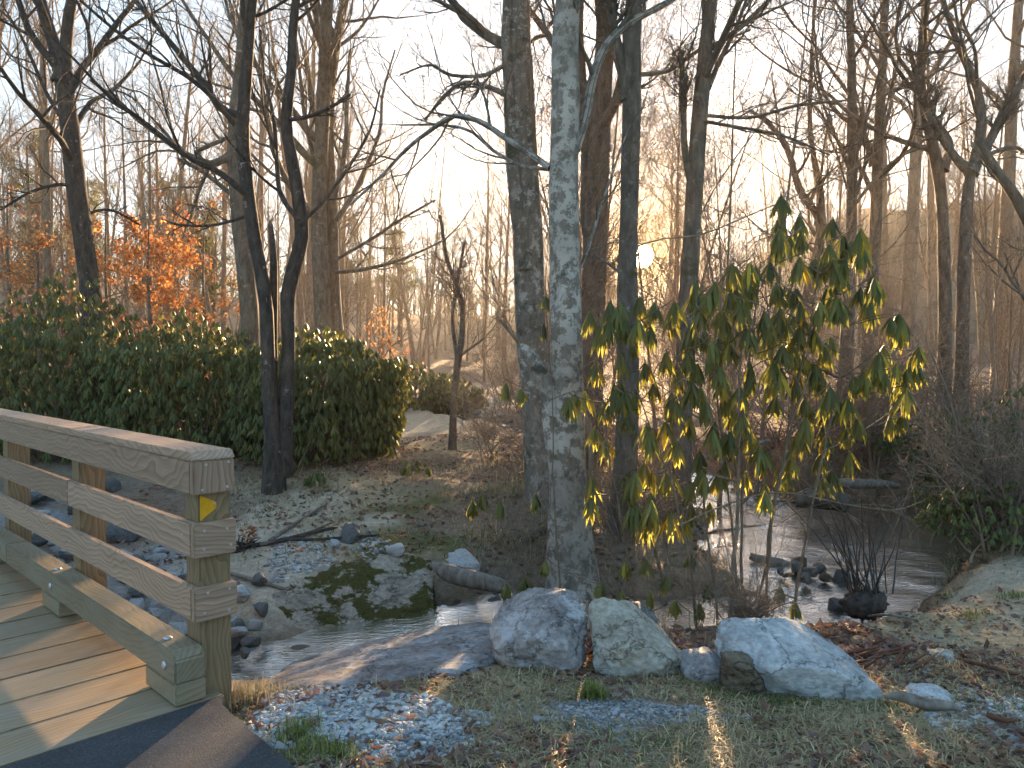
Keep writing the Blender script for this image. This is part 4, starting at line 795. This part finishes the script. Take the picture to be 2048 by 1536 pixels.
def fill(n, y0, y1, sc, lab, grp, protos, xr=(-.74, .74), cx=12, names=None, lane_ok=False):
    done = 0; tries = 0; pts = []; PL = []
    while done < n and tries < n * 30:
        tries += 1; y = math.sqrt(random.uniform(y0 * y0, y1 * y1)); x = random.uniform(*xr) * y
        lane = abs(x - y * math.tan(SUN_AZ)) + (9 if lane_ok else 0)
        if lane < 5 and y < 28 and random.random() < .6: continue
        if not clear(x, y, 34) or any((x - a) ** 2 + (y - b) ** 2 < 2.2 for a, b in pts): continue
        px = 1024 + x / y * FPX
        if px > 1480 and y > 28 and random.random() < .62: continue
        if 780 < px < 1000 and y < 30: continue
        if px < 800 and y < 17.5: continue
        pts.append((x, y)); z = zone(px); PL.append((z, 1024 + x / y * FPX, plant(random.choice(protos), x, y, lab % z, grp + ' ' + z, sc=min(random.uniform(*sc), max(.3, (y * .105 + .6) / 13) if lane < 6 else 9)))); done += 1
    if names: ordinal(PL, names)
ORD = ['leftmost', 'second', 'third', 'fourth', 'fifth', 'sixth', 'seventh', 'eighth', 'ninth', 'tenth', 'eleventh', 'twelfth', 'thirteenth', 'fourteenth', 'fifteenth', 'sixteenth', 'seventeenth', 'eighteenth', 'nineteenth', 'twentieth']
def ordinal(PL, txt):
    for z in set(q[0] for q in PL):
        for i, q in enumerate(sorted((q for q in PL if q[0] == z), key=lambda q: q[1])):
            if i < len(ORD): q[2]['label'] = txt % (ORD[i] + (' from left' if i else ''), z)
fill(5, 34, 60, (.75, 1.0), 'tall thin tree in the light under the sun %s', 'trees near the sun line', PR[:6], xr=(.08, .26), lane_ok=True, names='%s of the hazy trees along the sun %s')
fill(30, 17, 30, (.8, 1.15), 'slim bare tree in the near woods %s', 'near bare trees', PR[:6], names='%s of the nearer bare trees %s')
for i, (px, Yq, sc_) in enumerate(((1120, 10.5, .8), (1175, 13, .95), (1320, 12, .8), (1440, 9.5, .75), (1510, 11, .9), (1215, 15, 1.0), (1345, 15.5, 1.0), (1095, 14, .95))):
    p = at(px, 700, Yq); plant(PR[6], p.x, p.y, ['twiggy sapling in the gap left of the pale lichened trunk', 'twiggy sapling rising right behind the pale lichened trunk', 'twiggy sapling between the sun and the leaning grey trunk', 'twiggy sapling just right of the leaning grey trunk', 'second twiggy sapling right of the leaning grey trunk', 'thin sapling left of the trunk beside the sun', 'thin sapling partly behind the leaning grey trunk', 'thin sapling behind the double-stemmed trunk', 'thin sapling right of the slender young tree by the clearing', 'thin sapling behind the right end of the hedge'][i], 'twiggy saplings near the stream', sc=sc_)
fill(14, 10.5, 17, (.5, .8), 'slender bare tree close behind the leafy shrub %s', 'slender near trees', PR[2:5], xr=(.25, .72), names='%s of the slender young trees %s')
fill(80, 30, 55, (.75, 1.1), 'bare tree among many in the middle woods %s', 'middle bare trees', PR[:6], names='%s of the mid-distance bare trees %s')
fill(55, 20, 45, (.75, 1.2), 'thin young tree in the woods %s', 'thin young trees', [PR[4]])
fill(60, 55, 85, (.45, .7), 'distant bare tree in the hazy woods %s', 'distant bare trees', PR[:6])

# (names for the nearer rows are set in fill)
# far woods as one mass
g = np.random.default_rng(99); a = Acc(); n = 900; r = np.sqrt(g.uniform(60 ** 2, 140 ** 2, n)); az = np.radians(g.uniform(-40, 40, n)); x = r * np.sin(az); y = r * np.cos(az); z = ground_z(x, y, False); H = g.uniform(3.5, 7, n) * np.where(np.degrees(az) > 12, .5, 1) * np.where(np.abs(x + 2 - y * math.tan(SUN_AZ)) < 8, .35, 1)
P = np.zeros((n, 4, 3)); P[..., 0] = x[:, None] + np.cumsum(g.normal(0, .25, (n, 4)), 1); P[..., 1] = y[:, None]; P[..., 2] = z[:, None] - .3 + H[:, None] * np.linspace(0, 1, 4); Rr = np.linspace(.10, .02, 4)[None] * np.ones((n, 1))
L1 = grow(P, Rr, 9, .25, .97, (20, 50), .30, 4, .1, .14, .6, g, rmin=.012); L2 = grow(*L1, 4, .2, .95, (25, 55), .5, 3, .08, .14, .7, g, rmin=.01); finish_twigs([(P, Rr), L1, L2], a, (4, 3, 3)); o = a.obj('far_woods', M_far); o['kind'] = 'stuff'

# bare shrubs
def shrub(H, ns, seed, m=M_twig, k=(5, 4, 3), spread_=.45, r=.012, twig=.003):
    g = np.random.default_rng(seed); P = np.zeros((ns, 9, 3)); 
    for s in range(ns):
        q = np.array([*g.normal(0, .12, 2), -.05]); d = np.array([*g.normal(0, spread_, 2), 1.]); d /= np.linalg.norm(d); h = H * g.uniform(.55, 1.1)
        for i in range(9): P[s, i] = q; d = d + g.normal(size=3) * .1 + [d[0] * .05, d[1] * .05, -.03]; d /= np.linalg.norm(d); q = q + d * h / 8
    Rr = np.linspace(1, .3, 9)[None] * r * g.uniform(.6, 1.3, (ns, 1)); root = empty('bare_shrub'); V, F = tubes(P, Rr, 5); a = Acc(); a.add(V, F); a.obj('stems', m, root)
    lv = [grow(P, Rr, k[0], .2, .97, (25, 65), .42, 6, .03, .14, .65, g, rmin=twig)]; lv.append(grow(*lv[-1], k[1], .15, .95, (25, 65), .5, 5, .02, .14, .7, g, rmin=twig)); lv.append(grow(*lv[-1], k[2], .15, .95, (25, 65), .5, 3, .02, .14, .8, g, rmin=twig)); a = Acc(); finish_twigs(lv, a, (4, 3, 3)); o = a.obj('twigs', m, root); o['kind'] = 'stuff'
    KIDS[root.name] = [c for c in bpy.data.objects if c.parent == root]; return root
SH = [shrub(1.6, 14, 1), shrub(2.2, 10, 2), shrub(1.1, 16, 3, spread_=.7), shrub(2.6, 9, 4, M_far, twig=.004)]
def shrubs(n, x0, x1, y0, y1, sc, lab, grp, pr=SH):
    k = 0; tries = 0
    while k < n and tries < 2000:
        tries += 1; px = random.uniform(x0, x1); py = random.uniform(y0, y1); p = gnd(px, py); d, sz, hw = stream_at(np.array([p.x]), np.array([p.y]))
        if d[0] < hw[0] + .35 or not clear(p.x, p.y, 8): continue
        plant(random.choice(pr), p.x, p.y, lab, grp, 'shrub', random.uniform(*sc)); k += 1
shrubs(13, 1830, 2046, 960, 1070, (.5, .85), 'tangled bare brown shrub on the bank at the right edge', 'bare shrubs on the right bank')
shrubs(16, 1500, 2046, 860, 960, (.7, 1.0), 'leafless brown shrub in the thicket across the stream', 'bare shrubs across the stream')
shrubs(10, 1150, 1500, 880, 1090, (.45, .8), 'bare grey shrub between the trunks behind the leafy shrub', 'bare shrubs behind the leafy shrub')
shrubs(8, 960, 1130, 830, 960, (.5, .8), 'bare shrub left of the pale trunk by the clearing', 'bare shrubs by the clearing')
shrubs(24, 1000, 2046, 790, 850, (.6, 1.1), 'far bare shrub in the hazy undergrowth right of the clearing', 'bare shrubs in the far undergrowth')
shrubs(18, 0, 800, 790, 815, (.9, 1.4), 'far bare shrub in the woods behind the hedge', 'bare shrubs behind the hedge')
shrubs(5, 1280, 1560, 1180, 1250, (.25, .45), 'low dry twiggy shrub just behind the boulders', 'low twigs behind the boulders')
shrubs(4, 980, 1120, 1080, 1190, (.25, .4), 'low twiggy plant at the left foot of the pale trunk', 'low twigs by the pale trunk')
shrubs(7, 1745, 1830, 1110, 1200, (.2, .34), 'low russet twiggy plant on the right stream bank by the stump', 'low twigs by the stump')

# ------------------------------------------------------------------ leaves in hanging whorls
def leaf_geo(pos, ax, wd, ln, wi, curl, col):
    n = len(pos); nrm = np.cross(ax, wd); Lz = np.array([0, .3, .3, .3, .7, .7, .7, 1.]); Wx = np.array([0, -1, 0, 1, -.9, 0, .9, 0]); Cz = np.array([0, -1, 0, -1, -1, 0, -1, 0]); bend = np.array([0, .02, .05, .02, .02, .06, .02, -.05])
    V = pos[:, None] + ax[:, None] * (Lz[None] * ln[:, None])[..., None] + wd[:, None] * (Wx[None] * wi[:, None])[..., None] + nrm[:, None] * (Cz[None] * (wi * curl)[:, None] + bend[None] * ln[:, None])[..., None]
    k = np.arange(n)[:, None] * 8; tr = np.concatenate([np.hstack([k, k + 1, k + 2]), np.hstack([k, k + 2, k + 3]), np.hstack([k + 4, k + 7, k + 5]), np.hstack([k + 5, k + 7, k + 6])]); qd = np.concatenate([np.hstack([k + 1, k + 4, k + 5, k + 2]), np.hstack([k + 2, k + 5, k + 6, k + 3])])
    return V.reshape(-1, 3), [tr, qd], np.repeat(col, 8, 0)
def whorl_leaves(c, nl, ln, wi, g, tilt=(12, 48), droop=True):
    B = len(c); az = (np.arange(nl)[None] * 6.283 / nl + g.random((B, 1)) * 6.28 + g.normal(0, .25, (B, nl))); ti = np.radians(g.uniform(*tilt, (B, nl)))
    ax = np.stack([np.cos(az) * np.sin(ti), np.sin(az) * np.sin(ti), -np.cos(ti)], -1).reshape(-1, 3); wd = np.stack([-np.sin(az), np.cos(az), 0 * az], -1).reshape(-1, 3); wd = wd + g.normal(0, .25, wd.shape); wd -= (wd * ax).sum(1, keepdims=True) * ax; wd /= np.linalg.norm(wd, axis=1, keepdims=True)
    pos = np.repeat(c, nl, 0) + ax * .008; M = B * nl
    col = np.repeat(g.uniform(.75, 1.3, (B, 1)), nl, 0) * g.uniform(.8, 1.2, (M, 1)) * np.array([1, 1, 1]) * np.where(g.random((M, 1)) < (.1 if B < 300 else .03), np.array([[1.9, 1.5, .7]]), 1)
    return pos, ax, wd, ln * g.uniform(.7, 1.15, M), wi * g.uniform(.75, 1.2, M), g.uniform(.3, 1.2, M), col
def rhodo(name, cx, cy, rx, ry, H, nw, label, seed, ln=.15, wi=.013, group='rhododendrons of the hedge', m=M_rhodo):
    g = np.random.default_rng(seed); z0 = gz(cx, cy); root = tag(empty(name, (cx, cy, z0)), label, 'rhododendron', group)
    u = g.normal(size=(nw, 3)); u[:, 2] = np.abs(u[:, 2]) * .9; u /= np.linalg.norm(u, axis=1, keepdims=True); rad = 1 - .30 * g.random(nw) ** 1.6; lump = 1 + .22 * fbm(u * 3.2 + seed, 3, seed)
    c = u * (rad * lump)[:, None] * [rx, ry, H]; low = g.random(nw) < .42; c[low, 2] = g.uniform(.12, .75, low.sum()) * H; k = np.linalg.norm(u[:, :2], axis=1, keepdims=True) + 1e-6
    c[low, :2] = (u[:, :2] / k * (rad * lump)[:, None] * [rx, ry])[low]; hf = np.clip(c[:, 2] / H, 0, 1); c[:, :2] *= (.80 + .2 * np.sin(hf * 3.0))[:, None]
    c = c[c[:, 2] > .12]; a = Acc(); a.add(*leaf_geo(*whorl_leaves(c, 10, ln, wi, g, (8, 34)))); o = a.obj('leaves', m, root); o['kind'] = 'stuff'
    ns = 60 if nw > 450 else 5 if nw > 100 else 2; rs = 1 if nw > 100 else .4; idx = g.integers(0, len(c), ns * 4); P = np.zeros((len(idx), 8, 3)); t = np.linspace(0, 1, 8)[:, None]
    for i, j in enumerate(idx): b = np.array([c[j, 0] * .35 + g.normal(0, .2), c[j, 1] * .35 + g.normal(0, .2), -.1]); mid = (b * .5 + c[j] * .5) + g.normal(0, .15, 3); P[i] = (1 - t) ** 2 * b + 2 * t * (1 - t) * mid + t * t * c[j]
    V, F = tubes(P, np.linspace(.018, .004, 8)[None] * rs * g.uniform(.5, 1.2, (len(idx), 1)), 4); a = Acc(); a.add(V, F); a.obj('stems', M_twig, root); return root
def hedge_at(px, py, Y): p = at(px, py, Y); return p.x, p.y
x, y = hedge_at(130, 800, 13.4); rhodo('rhododendron', x, y, 2.1, 1.6, 2.95, 3400, 'tallest rhododendron at left end of the hedge, above the bridge rail', 1)
x, y = hedge_at(-190, 800, 14.4); rhodo('rhododendron', x, y, 1.9, 1.5, 1.9, 900, 'rhododendron cut by the left picture edge', 2)
x, y = hedge_at(400, 800, 13.0); rhodo('rhododendron', x, y, 1.75, 1.6, 2.5, 3100, 'middle rhododendron of the hedge, left of the three-stemmed tree', 3)
x, y = hedge_at(640, 800, 12.4); rhodo('rhododendron', x, y, 1.45, 1.5, 2.15, 3300, 'right-hand rhododendron of the hedge, rounded end at the clearing', 4)
x, y = hedge_at(800, 720, 22); rhodo('rhododendron', x, y, 1.7, 1.5, 1.5, 900, 'dim rhododendron clump at the back of the clearing', 5, .16, .024, None)
x, y = hedge_at(905, 740, 23); rhodo('rhododendron', x, y, 1.0, 1.0, 1.15, 500, 'smaller rhododendron behind the slender young tree', 6, .16, .024, None)
for px, py, lab in ((830,958,'little green rhododendron seedling on the litter below the hedge'),(628,980,'tiny green sprig at foot of the hedge end'),(570,955,'leafy sprig at foot of the three-stemmed tree')): p = gnd(px, py); rhodo('seedling', p.x, p.y, .22 if px == 830 else .14, .16, .3, 40, lab, px, .10, .014, None)
for i, (px, py, sx, hh, lab) in enumerate(((1990,1085,.6,.55,'low evergreen mat on the bank at right edge'),(1960,990,.9,.8,'evergreen shrub on the right bank behind the tangled twigs'),(2060,960,1.0,1.0,'dark evergreen shrub at right edge of the view'),(1890,930,.9,.7,'evergreen clump further back on the right bank'))): p = gnd(min(px, 2047), py); rhodo('evergreen_shrub', p.x, p.y, sx, .6, hh, 420, lab, 70 + i, .06, .012, 'evergreen shrubs on the right bank')

# near leafy shrub on the right
WH = [(1560,455),(1603,458),(1688,468),(1580,470),(1540,520),(1600,520),(1660,485),(1668,505),(1702,482),(1640,530),(1692,540),(1750,555),(1722,572),(1560,570),(1500,545),(1530,620),(1480,600),(1570,640),(1640,600),(1600,650),(1682,600),(1742,612),(1782,632),(1760,700),(1745,728),(1792,722),(1838,690),(1812,735),(1800,752),(1650,690),(1622,722),(1580,682),(1460,680),(1500,720),(1420,700),(1380,650),(1350,600),(1302,650),(1332,700),(1250,640),(1242,705),(1290,722),(1200,655),(1190,722),(1402,772),(1450,790),(1550,790),(1612,832),(1650,790),(1682,802),(1780,828),(1805,826),(1660,770),(1692,850),(1652,868),(1580,900),(1562,925),(1642,945),(1665,940),(1530,962),(1492,940),(1400,900),(1352,880),(1300,860),(1270,780),(1252,825),(1342,782),(1290,922),(1342,942),(1380,962),(1262,962),(1302,982),(1182,950),(1182,992),(1262,1010),(1302,1012),(1342,1022),(1420,1002),(1500,860),(1460,860),(1430,840),(1380,830),(1310,600),(1400,620),(1440,620),(1280,590),(1220,600),(1180,620),(1470,560),(1430,560),(1390,560),(1700,900),(1640,740),(1590,755),(1550,725),(1480,770),(1360,740),(1410,660),(1450,645),(1240,760),(1210,800),(1170,780),(1190,850),(1500,650),(1530,680),(1600,600),(1560,610),(1440,730),(1310,760),(1375,700),(1450,920),(1330,840)]
WLOW = [(1090,1118),(1050,1150),(1012,1165),(1290,1115),(1332,1150),(1420,1165),(1382,1105),(1590,1200),(1250,1120),(1460,1150),(1350,1200),(1300,1180),(1240,1180),(1400,1205),(1530,1185),(1200,1160),(1480,1205),(1560,1170)]
WLEFT = [(1012,762),(1042,775),(1088,645),(1092,590),(965,985),(1000,1000),(945,1000),(1150,785),(1130,775),(1070,985)]
gS = np.random.default_rng(321)
def shrub_leafy(label, bases, whs, Y0, Y1, tops, r0, ln, wi, indiv, seed, grp=None):
    g = np.random.default_rng(seed); b0 = at(*bases[0], (Y0 + Y1) / 2); root = tag(empty('rhododendron', b0), label, 'rhododendron'); off = np.array(b0)
    St = []
    for i, (bx, by) in enumerate(bases):
        tx, ty = tops[i % len(tops)]; yb_ = g.uniform(Y0, Y1); yt = g.uniform(Y0, Y1); A = np.array(at(bx, by, yb_)); A[2] = min(A[2], gz(A[0], A[1]) - .03); T_ = np.array(at(tx, ty, yt)); n = 14; t = np.linspace(0, 1, n)[:, None]; mid = A * .55 + T_ * .45 + g.normal(0, .12, 3) + [0, 0, .15]
        P = (1 - t) ** 2 * A + 2 * t * (1 - t) * mid + t * t * T_ + np.cumsum(g.normal(0, .012, (n, 3)), 0); r = r0 * g.uniform(.7, 1.2); St.append((P, np.linspace(r, r * .35, n)))
    C = np.array([at(x, y, g.uniform(Y0, Y1)) for x, y in whs] + [at(x + g.normal(0, 28), y + g.normal(0, 22), g.uniform(Y0, Y1 + .3)) for x, y in whs * 2 if indiv and g.random() < (.85 if x > 1430 and y < 800 else .55)]); sp_ = np.concatenate([s[0] for s in St]); sr_ = np.concatenate([s[1] for s in St]); Tw = []; Tr = []
    for c in C:
        dd = np.linalg.norm((sp_ - c) * [1, .5, 1], axis=1) + np.where(sp_[:, 2] > c[2] - .05, 1.2, 0); j = dd.argmin(); t = np.linspace(0, 1, 9)[:, None]; mid = sp_[j] * .5 + c * .5 + [0, 0, -.06 * np.linalg.norm(sp_[j] - c)] + g.normal(0, .04, 3)
        Pq = (1 - t) ** 2 * sp_[j] + 2 * t * (1 - t) * mid + t * t * (c + [0, 0, .015]); Tw.append(Pq); Tr.append(np.linspace(min(sr_[j] * .8, .011), .005, 9)); sp_ = np.vstack([sp_, Pq[2:]]); sr_ = np.r_[sr_, Tr[-1][2:]]
    a = Acc()
    for P, r in St: V, F = tubes(P[None], r[None], 8); a2 = Acc(); a2.add(V - off, F); a2.obj('stem', M_shrub, root)
    V, F = tubes(np.array(Tw), np.array(Tr), 5); a = Acc(); a.add(V - off, F); lvp = grow(np.stack([s[0] for s in St]) - off, np.stack([s[1] for s in St]), 7, .2, .95, (30, 70), .28, 7, .03, .12, .4, g, rmin=.002); lv2 = grow(*lvp, 4, .2, .95, (25, 60), .45, 5, .02, .14, .6, g, rmin=.0018)
    for lv in (lvp, lv2): V, F = tubes(*lv, 3); a.add(V, F)
    a.obj('twigs', M_shrub, root)
    pos, ax, wd, l_, w_, cu, col = whorl_leaves(C - off, 13, ln, wi, g, (5, 30)); M = len(pos); sel = np.zeros(M, bool)
    if indiv:
        order = np.argsort(-(C[:, 0] / C[:, 1])); 
        for j in order[:indiv // 13]: sel[j * 13:(j + 1) * 13] = True
        protos = []
        for k in range(10):
            a = Acc(); a.add(*leaf_geo(np.zeros((1, 3)), np.array([[0, 0, -1.]]), np.array([[1., 0, 0]]), np.array([1.]), np.array([wi / ln]), np.array([.3 + .09 * k]), np.array([[.7 + .07 * k] * 3]) * (np.array([1.8, 1.5, .7]) if k == 9 else 1))); me = a.mesh('leaf'); me.materials.append(M_rhodo2); protos.append(me)
        for j in np.nonzero(sel)[0]:
            o = link('leaf', protos[int(g.integers(0, 10))], None, root); zax = -ax[j]; xax = wd[j]; yax = np.cross(zax, xax); o.matrix_basis = Matrix(((xax[0], yax[0], zax[0], pos[j][0]), (xax[1], yax[1], zax[1], pos[j][1]), (xax[2], yax[2], zax[2], pos[j][2]), (0, 0, 0, 1))) @ Matrix.Scale(l_[j], 4)
    k = ~sel; a = Acc(); a.add(*leaf_geo(pos[k], ax[k], wd[k], l_[k], w_[k], cu[k], col[k])); o = a.obj('leaves', M_rhodo2, root); o['kind'] = 'stuff'; return root
shrub_leafy('leggy rhododendron with drooping leaves spreading under the sun beside the stream', [(1440,1185),(1475,1180),(1490,1175),(1520,1185),(1560,1190),(1400,1190),(1330,1180),(1540,1180),(1290,1170),(1460,1190)], WH, 5.6, 6.9,
            [(1330,640),(1420,600),(1540,520),(1660,500),(1700,640),(1300,760),(1240,660),(1620,760),(1210,680),(1480,640)], .016, .22, .017, 297, 1)
shrub_leafy('low leafy undergrowth just behind the boulders', [(1300,1210),(1400,1220),(1480,1215),(1100,1190),(1250,1210)], WLOW, 5.6, 6.4, [(1090,1130),(1300,1120),(1400,1110),(1540,1170),(1250,1130)], .006, .15, .022, 0, 2)
shrub_leafy('few drooping leaf sprays on thin twigs left of the pale trunk', [(1125,1180),(1100,1190)], WLEFT, 6.6, 7.3, [(1085,600),(960,985)], .008, .17, .024, 0, 3)

arch([(1340,1060),(1450,1010),(1560,985),(1700,1010),(1790,1020),(1850,1000)], 5.8, .4, .007, 'long pale twig arching across the stream in front of the stump', 41)
arch([(1258,500),(1320,478),(1400,470),(1500,430),(1620,380),(1720,330),(1830,240),(2048,100)], 8.2, -.4, .011, 'long thin branch sweeping up right above the leafy shrub', 42)
arch([(1384,470),(1440,360),(1560,200),(1680,60),(1750,-30)], 8.6, -.5, .010, 'straight whip branch crossing the sky up to the right', 43)
arch([(1905,1000),(1915,900),(1900,800),(1860,700),(1840,640)], 8.0, .3, .013, 'pale crooked sapling on the right bank beside the shrub', 44)
arch([(1890,1020),(1860,900),(1840,820),(1790,760)], 7.8, .3, .012, 'second crooked sapling leaning left on the right bank', 45)
arch([(1960,1020),(1975,880),(1990,760),(1985,640),(2010,520)], 7.5, .6, .012, 'dark upright sapling near the right edge', 46)
for i, (x0, y0, x1, y1) in enumerate(((1830,1090,1720,930),(1850,1070,1700,1010),(1840,1100,1790,900),(1800,1080,1650,960),(1860,1095,1900,920),(1780,1085,1830,940))): arch([(x0, y0), ((x0 + x1) / 2 + 10, (y0 + y1) / 2 - 25), (x1, y1)], 7.4 + .1 * i, .8, .007, ['dry cane leaning left over the dark stream bend', 'low dry cane reaching flat over the water', 'steep dry cane by the stream bend', 'long dry cane ending at the pale log', 'dry cane leaning right among the tangled shrubs', 'short dry cane rising from the stream edge'][i], 60 + i)

# orange-leaved young trees and pines behind the hedge
def orange_tree(px, Y, H, nleaf, label, seed, lo=.25):
    g = np.random.default_rng(seed); p = at(px, 700, Y); z = gz(p.x, p.y); root = tag(empty('beech_sapling', (p.x, p.y, z)), label, 'tree', 'orange-leaved trees')
    S = [[(0, 0, -.2, .07), (.05, 0, H * .35, .055), (-.03, .02, H * .7, .03), (.02, 0, H, .012)]]; trunk_obj(S, M_grey, root, 7, .3, seed, 20)
    a, lv = crown(S, g, 20, 6, 4, 0, t0=.15, up=.0, wob=.1, ang=(60, 88), lr=(.32, .45, .45, .5)); a.obj('crown', M_twig, root)
    P3 = lv[2][0][:, 1:].reshape(-1, 3); nleaf = int(nleaf * 1.8); q = P3[g.integers(0, len(P3), nleaf)] + g.normal(0, .06, (nleaf, 3)); k = fbm(q * .9 + seed, 2, seed) > -.2; q = q[k]; n = len(q)
    ax = g.normal(size=(n, 3)) + [0, 0, -.9]; ax /= np.linalg.norm(ax, axis=1, keepdims=True); wd = np.cross(ax, g.normal(size=(n, 3))); wd /= np.linalg.norm(wd, axis=1, keepdims=True)
    col = g.uniform(.6, 1.3, (n, 1)) * np.where(g.random((n, 1)) < .3, np.array([[.9, .6, .5]]), np.array([[1, 1, 1.]])); a = Acc(); a.add(*leaf_geo(q, ax, wd, g.uniform(.06, .11, n), g.uniform(.016, .028, n), g.uniform(.1, .5, n), col)); o = a.obj('dry_leaves', M_orange, root); o['kind'] = 'stuff'
orange_tree(300, 17.5, 4.6, 2600, 'orange-leaved sapling directly above the hedge, brightest of them', 1); orange_tree(215, 19, 5.0, 1800, 'orange-leaved sapling right of the dark forked trunk', 2); orange_tree(80, 18, 4.6, 1200, 'orange-leaved sapling left of the dark forked trunk', 3); orange_tree(410, 19, 4.8, 1500, 'orange-leaved sapling left of the grey looping-limb tree', 4); orange_tree(20, 21, 6.0, 1500, 'rusty-leaved tree at the left picture edge', 5); orange_tree(780, 24, 3.0, 260, 'sparse red-leaved sapling behind the dim rhododendron', 6); orange_tree(350, 24, 6.5, 1100, 'taller thin orange-leaved tree deep behind the hedge', 7)
def pine(px, Y, H, label, seed):
    g = np.random.default_rng(seed); p = at(px, 700, Y); z = gz(p.x, p.y); root = tag(empty('pine_tree', (p.x, p.y, z)), label, 'pine', 'pines in the woods'); S = [[(0, 0, -.3, .16), (.1, 0, H * .5, .12), (0, .05, H, .03)]]; trunk_obj(S, M_grey, root, 7, .3, seed, 20); a, lv = crown(S, g, 22, 5, 4, 0, t0=.35, up=.03, wob=.08, ang=(55, 85), lr=(.2, .4, .4, .5), twig=.006); a.obj('crown', M_twig, root)
    P3 = lv[2][0][:, 2:].reshape(-1, 3); q = np.repeat(P3, 3, 0) + g.normal(0, .12, (len(P3) * 3, 3)); n = len(q); ax = g.normal(size=(n, 3)) + [0, 0, .5]; ax /= np.linalg.norm(ax, axis=1, keepdims=True); wd = np.cross(ax, g.normal(size=(n, 3))); wd /= np.linalg.norm(wd, axis=1, keepdims=True)
    a = Acc(); a.add(*leaf_geo(q, ax, wd, g.uniform(.12, .22, n), g.uniform(.012, .022, n), g.uniform(.1, .5, n), g.uniform(.6, 1.5, (n, 1)) * np.ones((1, 3)))); o = a.obj('needles', M_pine, root); o['kind'] = 'stuff'
pine(340, 44, 10, 'yellow-green pine deep in the woods above the orange saplings', 1); pine(425, 40, 8, 'pine standing left of the grey looping-limb tree', 2); pine(690, 46, 8, 'pine behind the twin grey trunks', 3); pine(60, 36, 10, 'pine behind the rusty tree at the left edge', 4); pine(800, 55, 8, 'small far pine left of the clearing gap', 5); pine(180, 48, 10, 'pine seen behind the dark forked trunk', 6)

# ------------------------------------------------------------------ haze
me = boxmesh(348, 210, 52, 0); hz = link('haze', me); hz.location = (0, 72, 26 - 3.2); hz['kind'] = 'stuff'
m = bpy.data.materials.new('haze_air'); m.use_nodes = True; t = m.node_tree; t.nodes.clear(); o = N(t, 'ShaderNodeOutputMaterial'); pv = N(t, 'ShaderNodeVolumePrincipled', Density=HAZE_DENSITY, Anisotropy=.6); pv.inputs['Color'].default_value = (1, .92, .78, 1); L(t, pv.outputs[0], o.inputs['Volume']); me.materials.append(m)
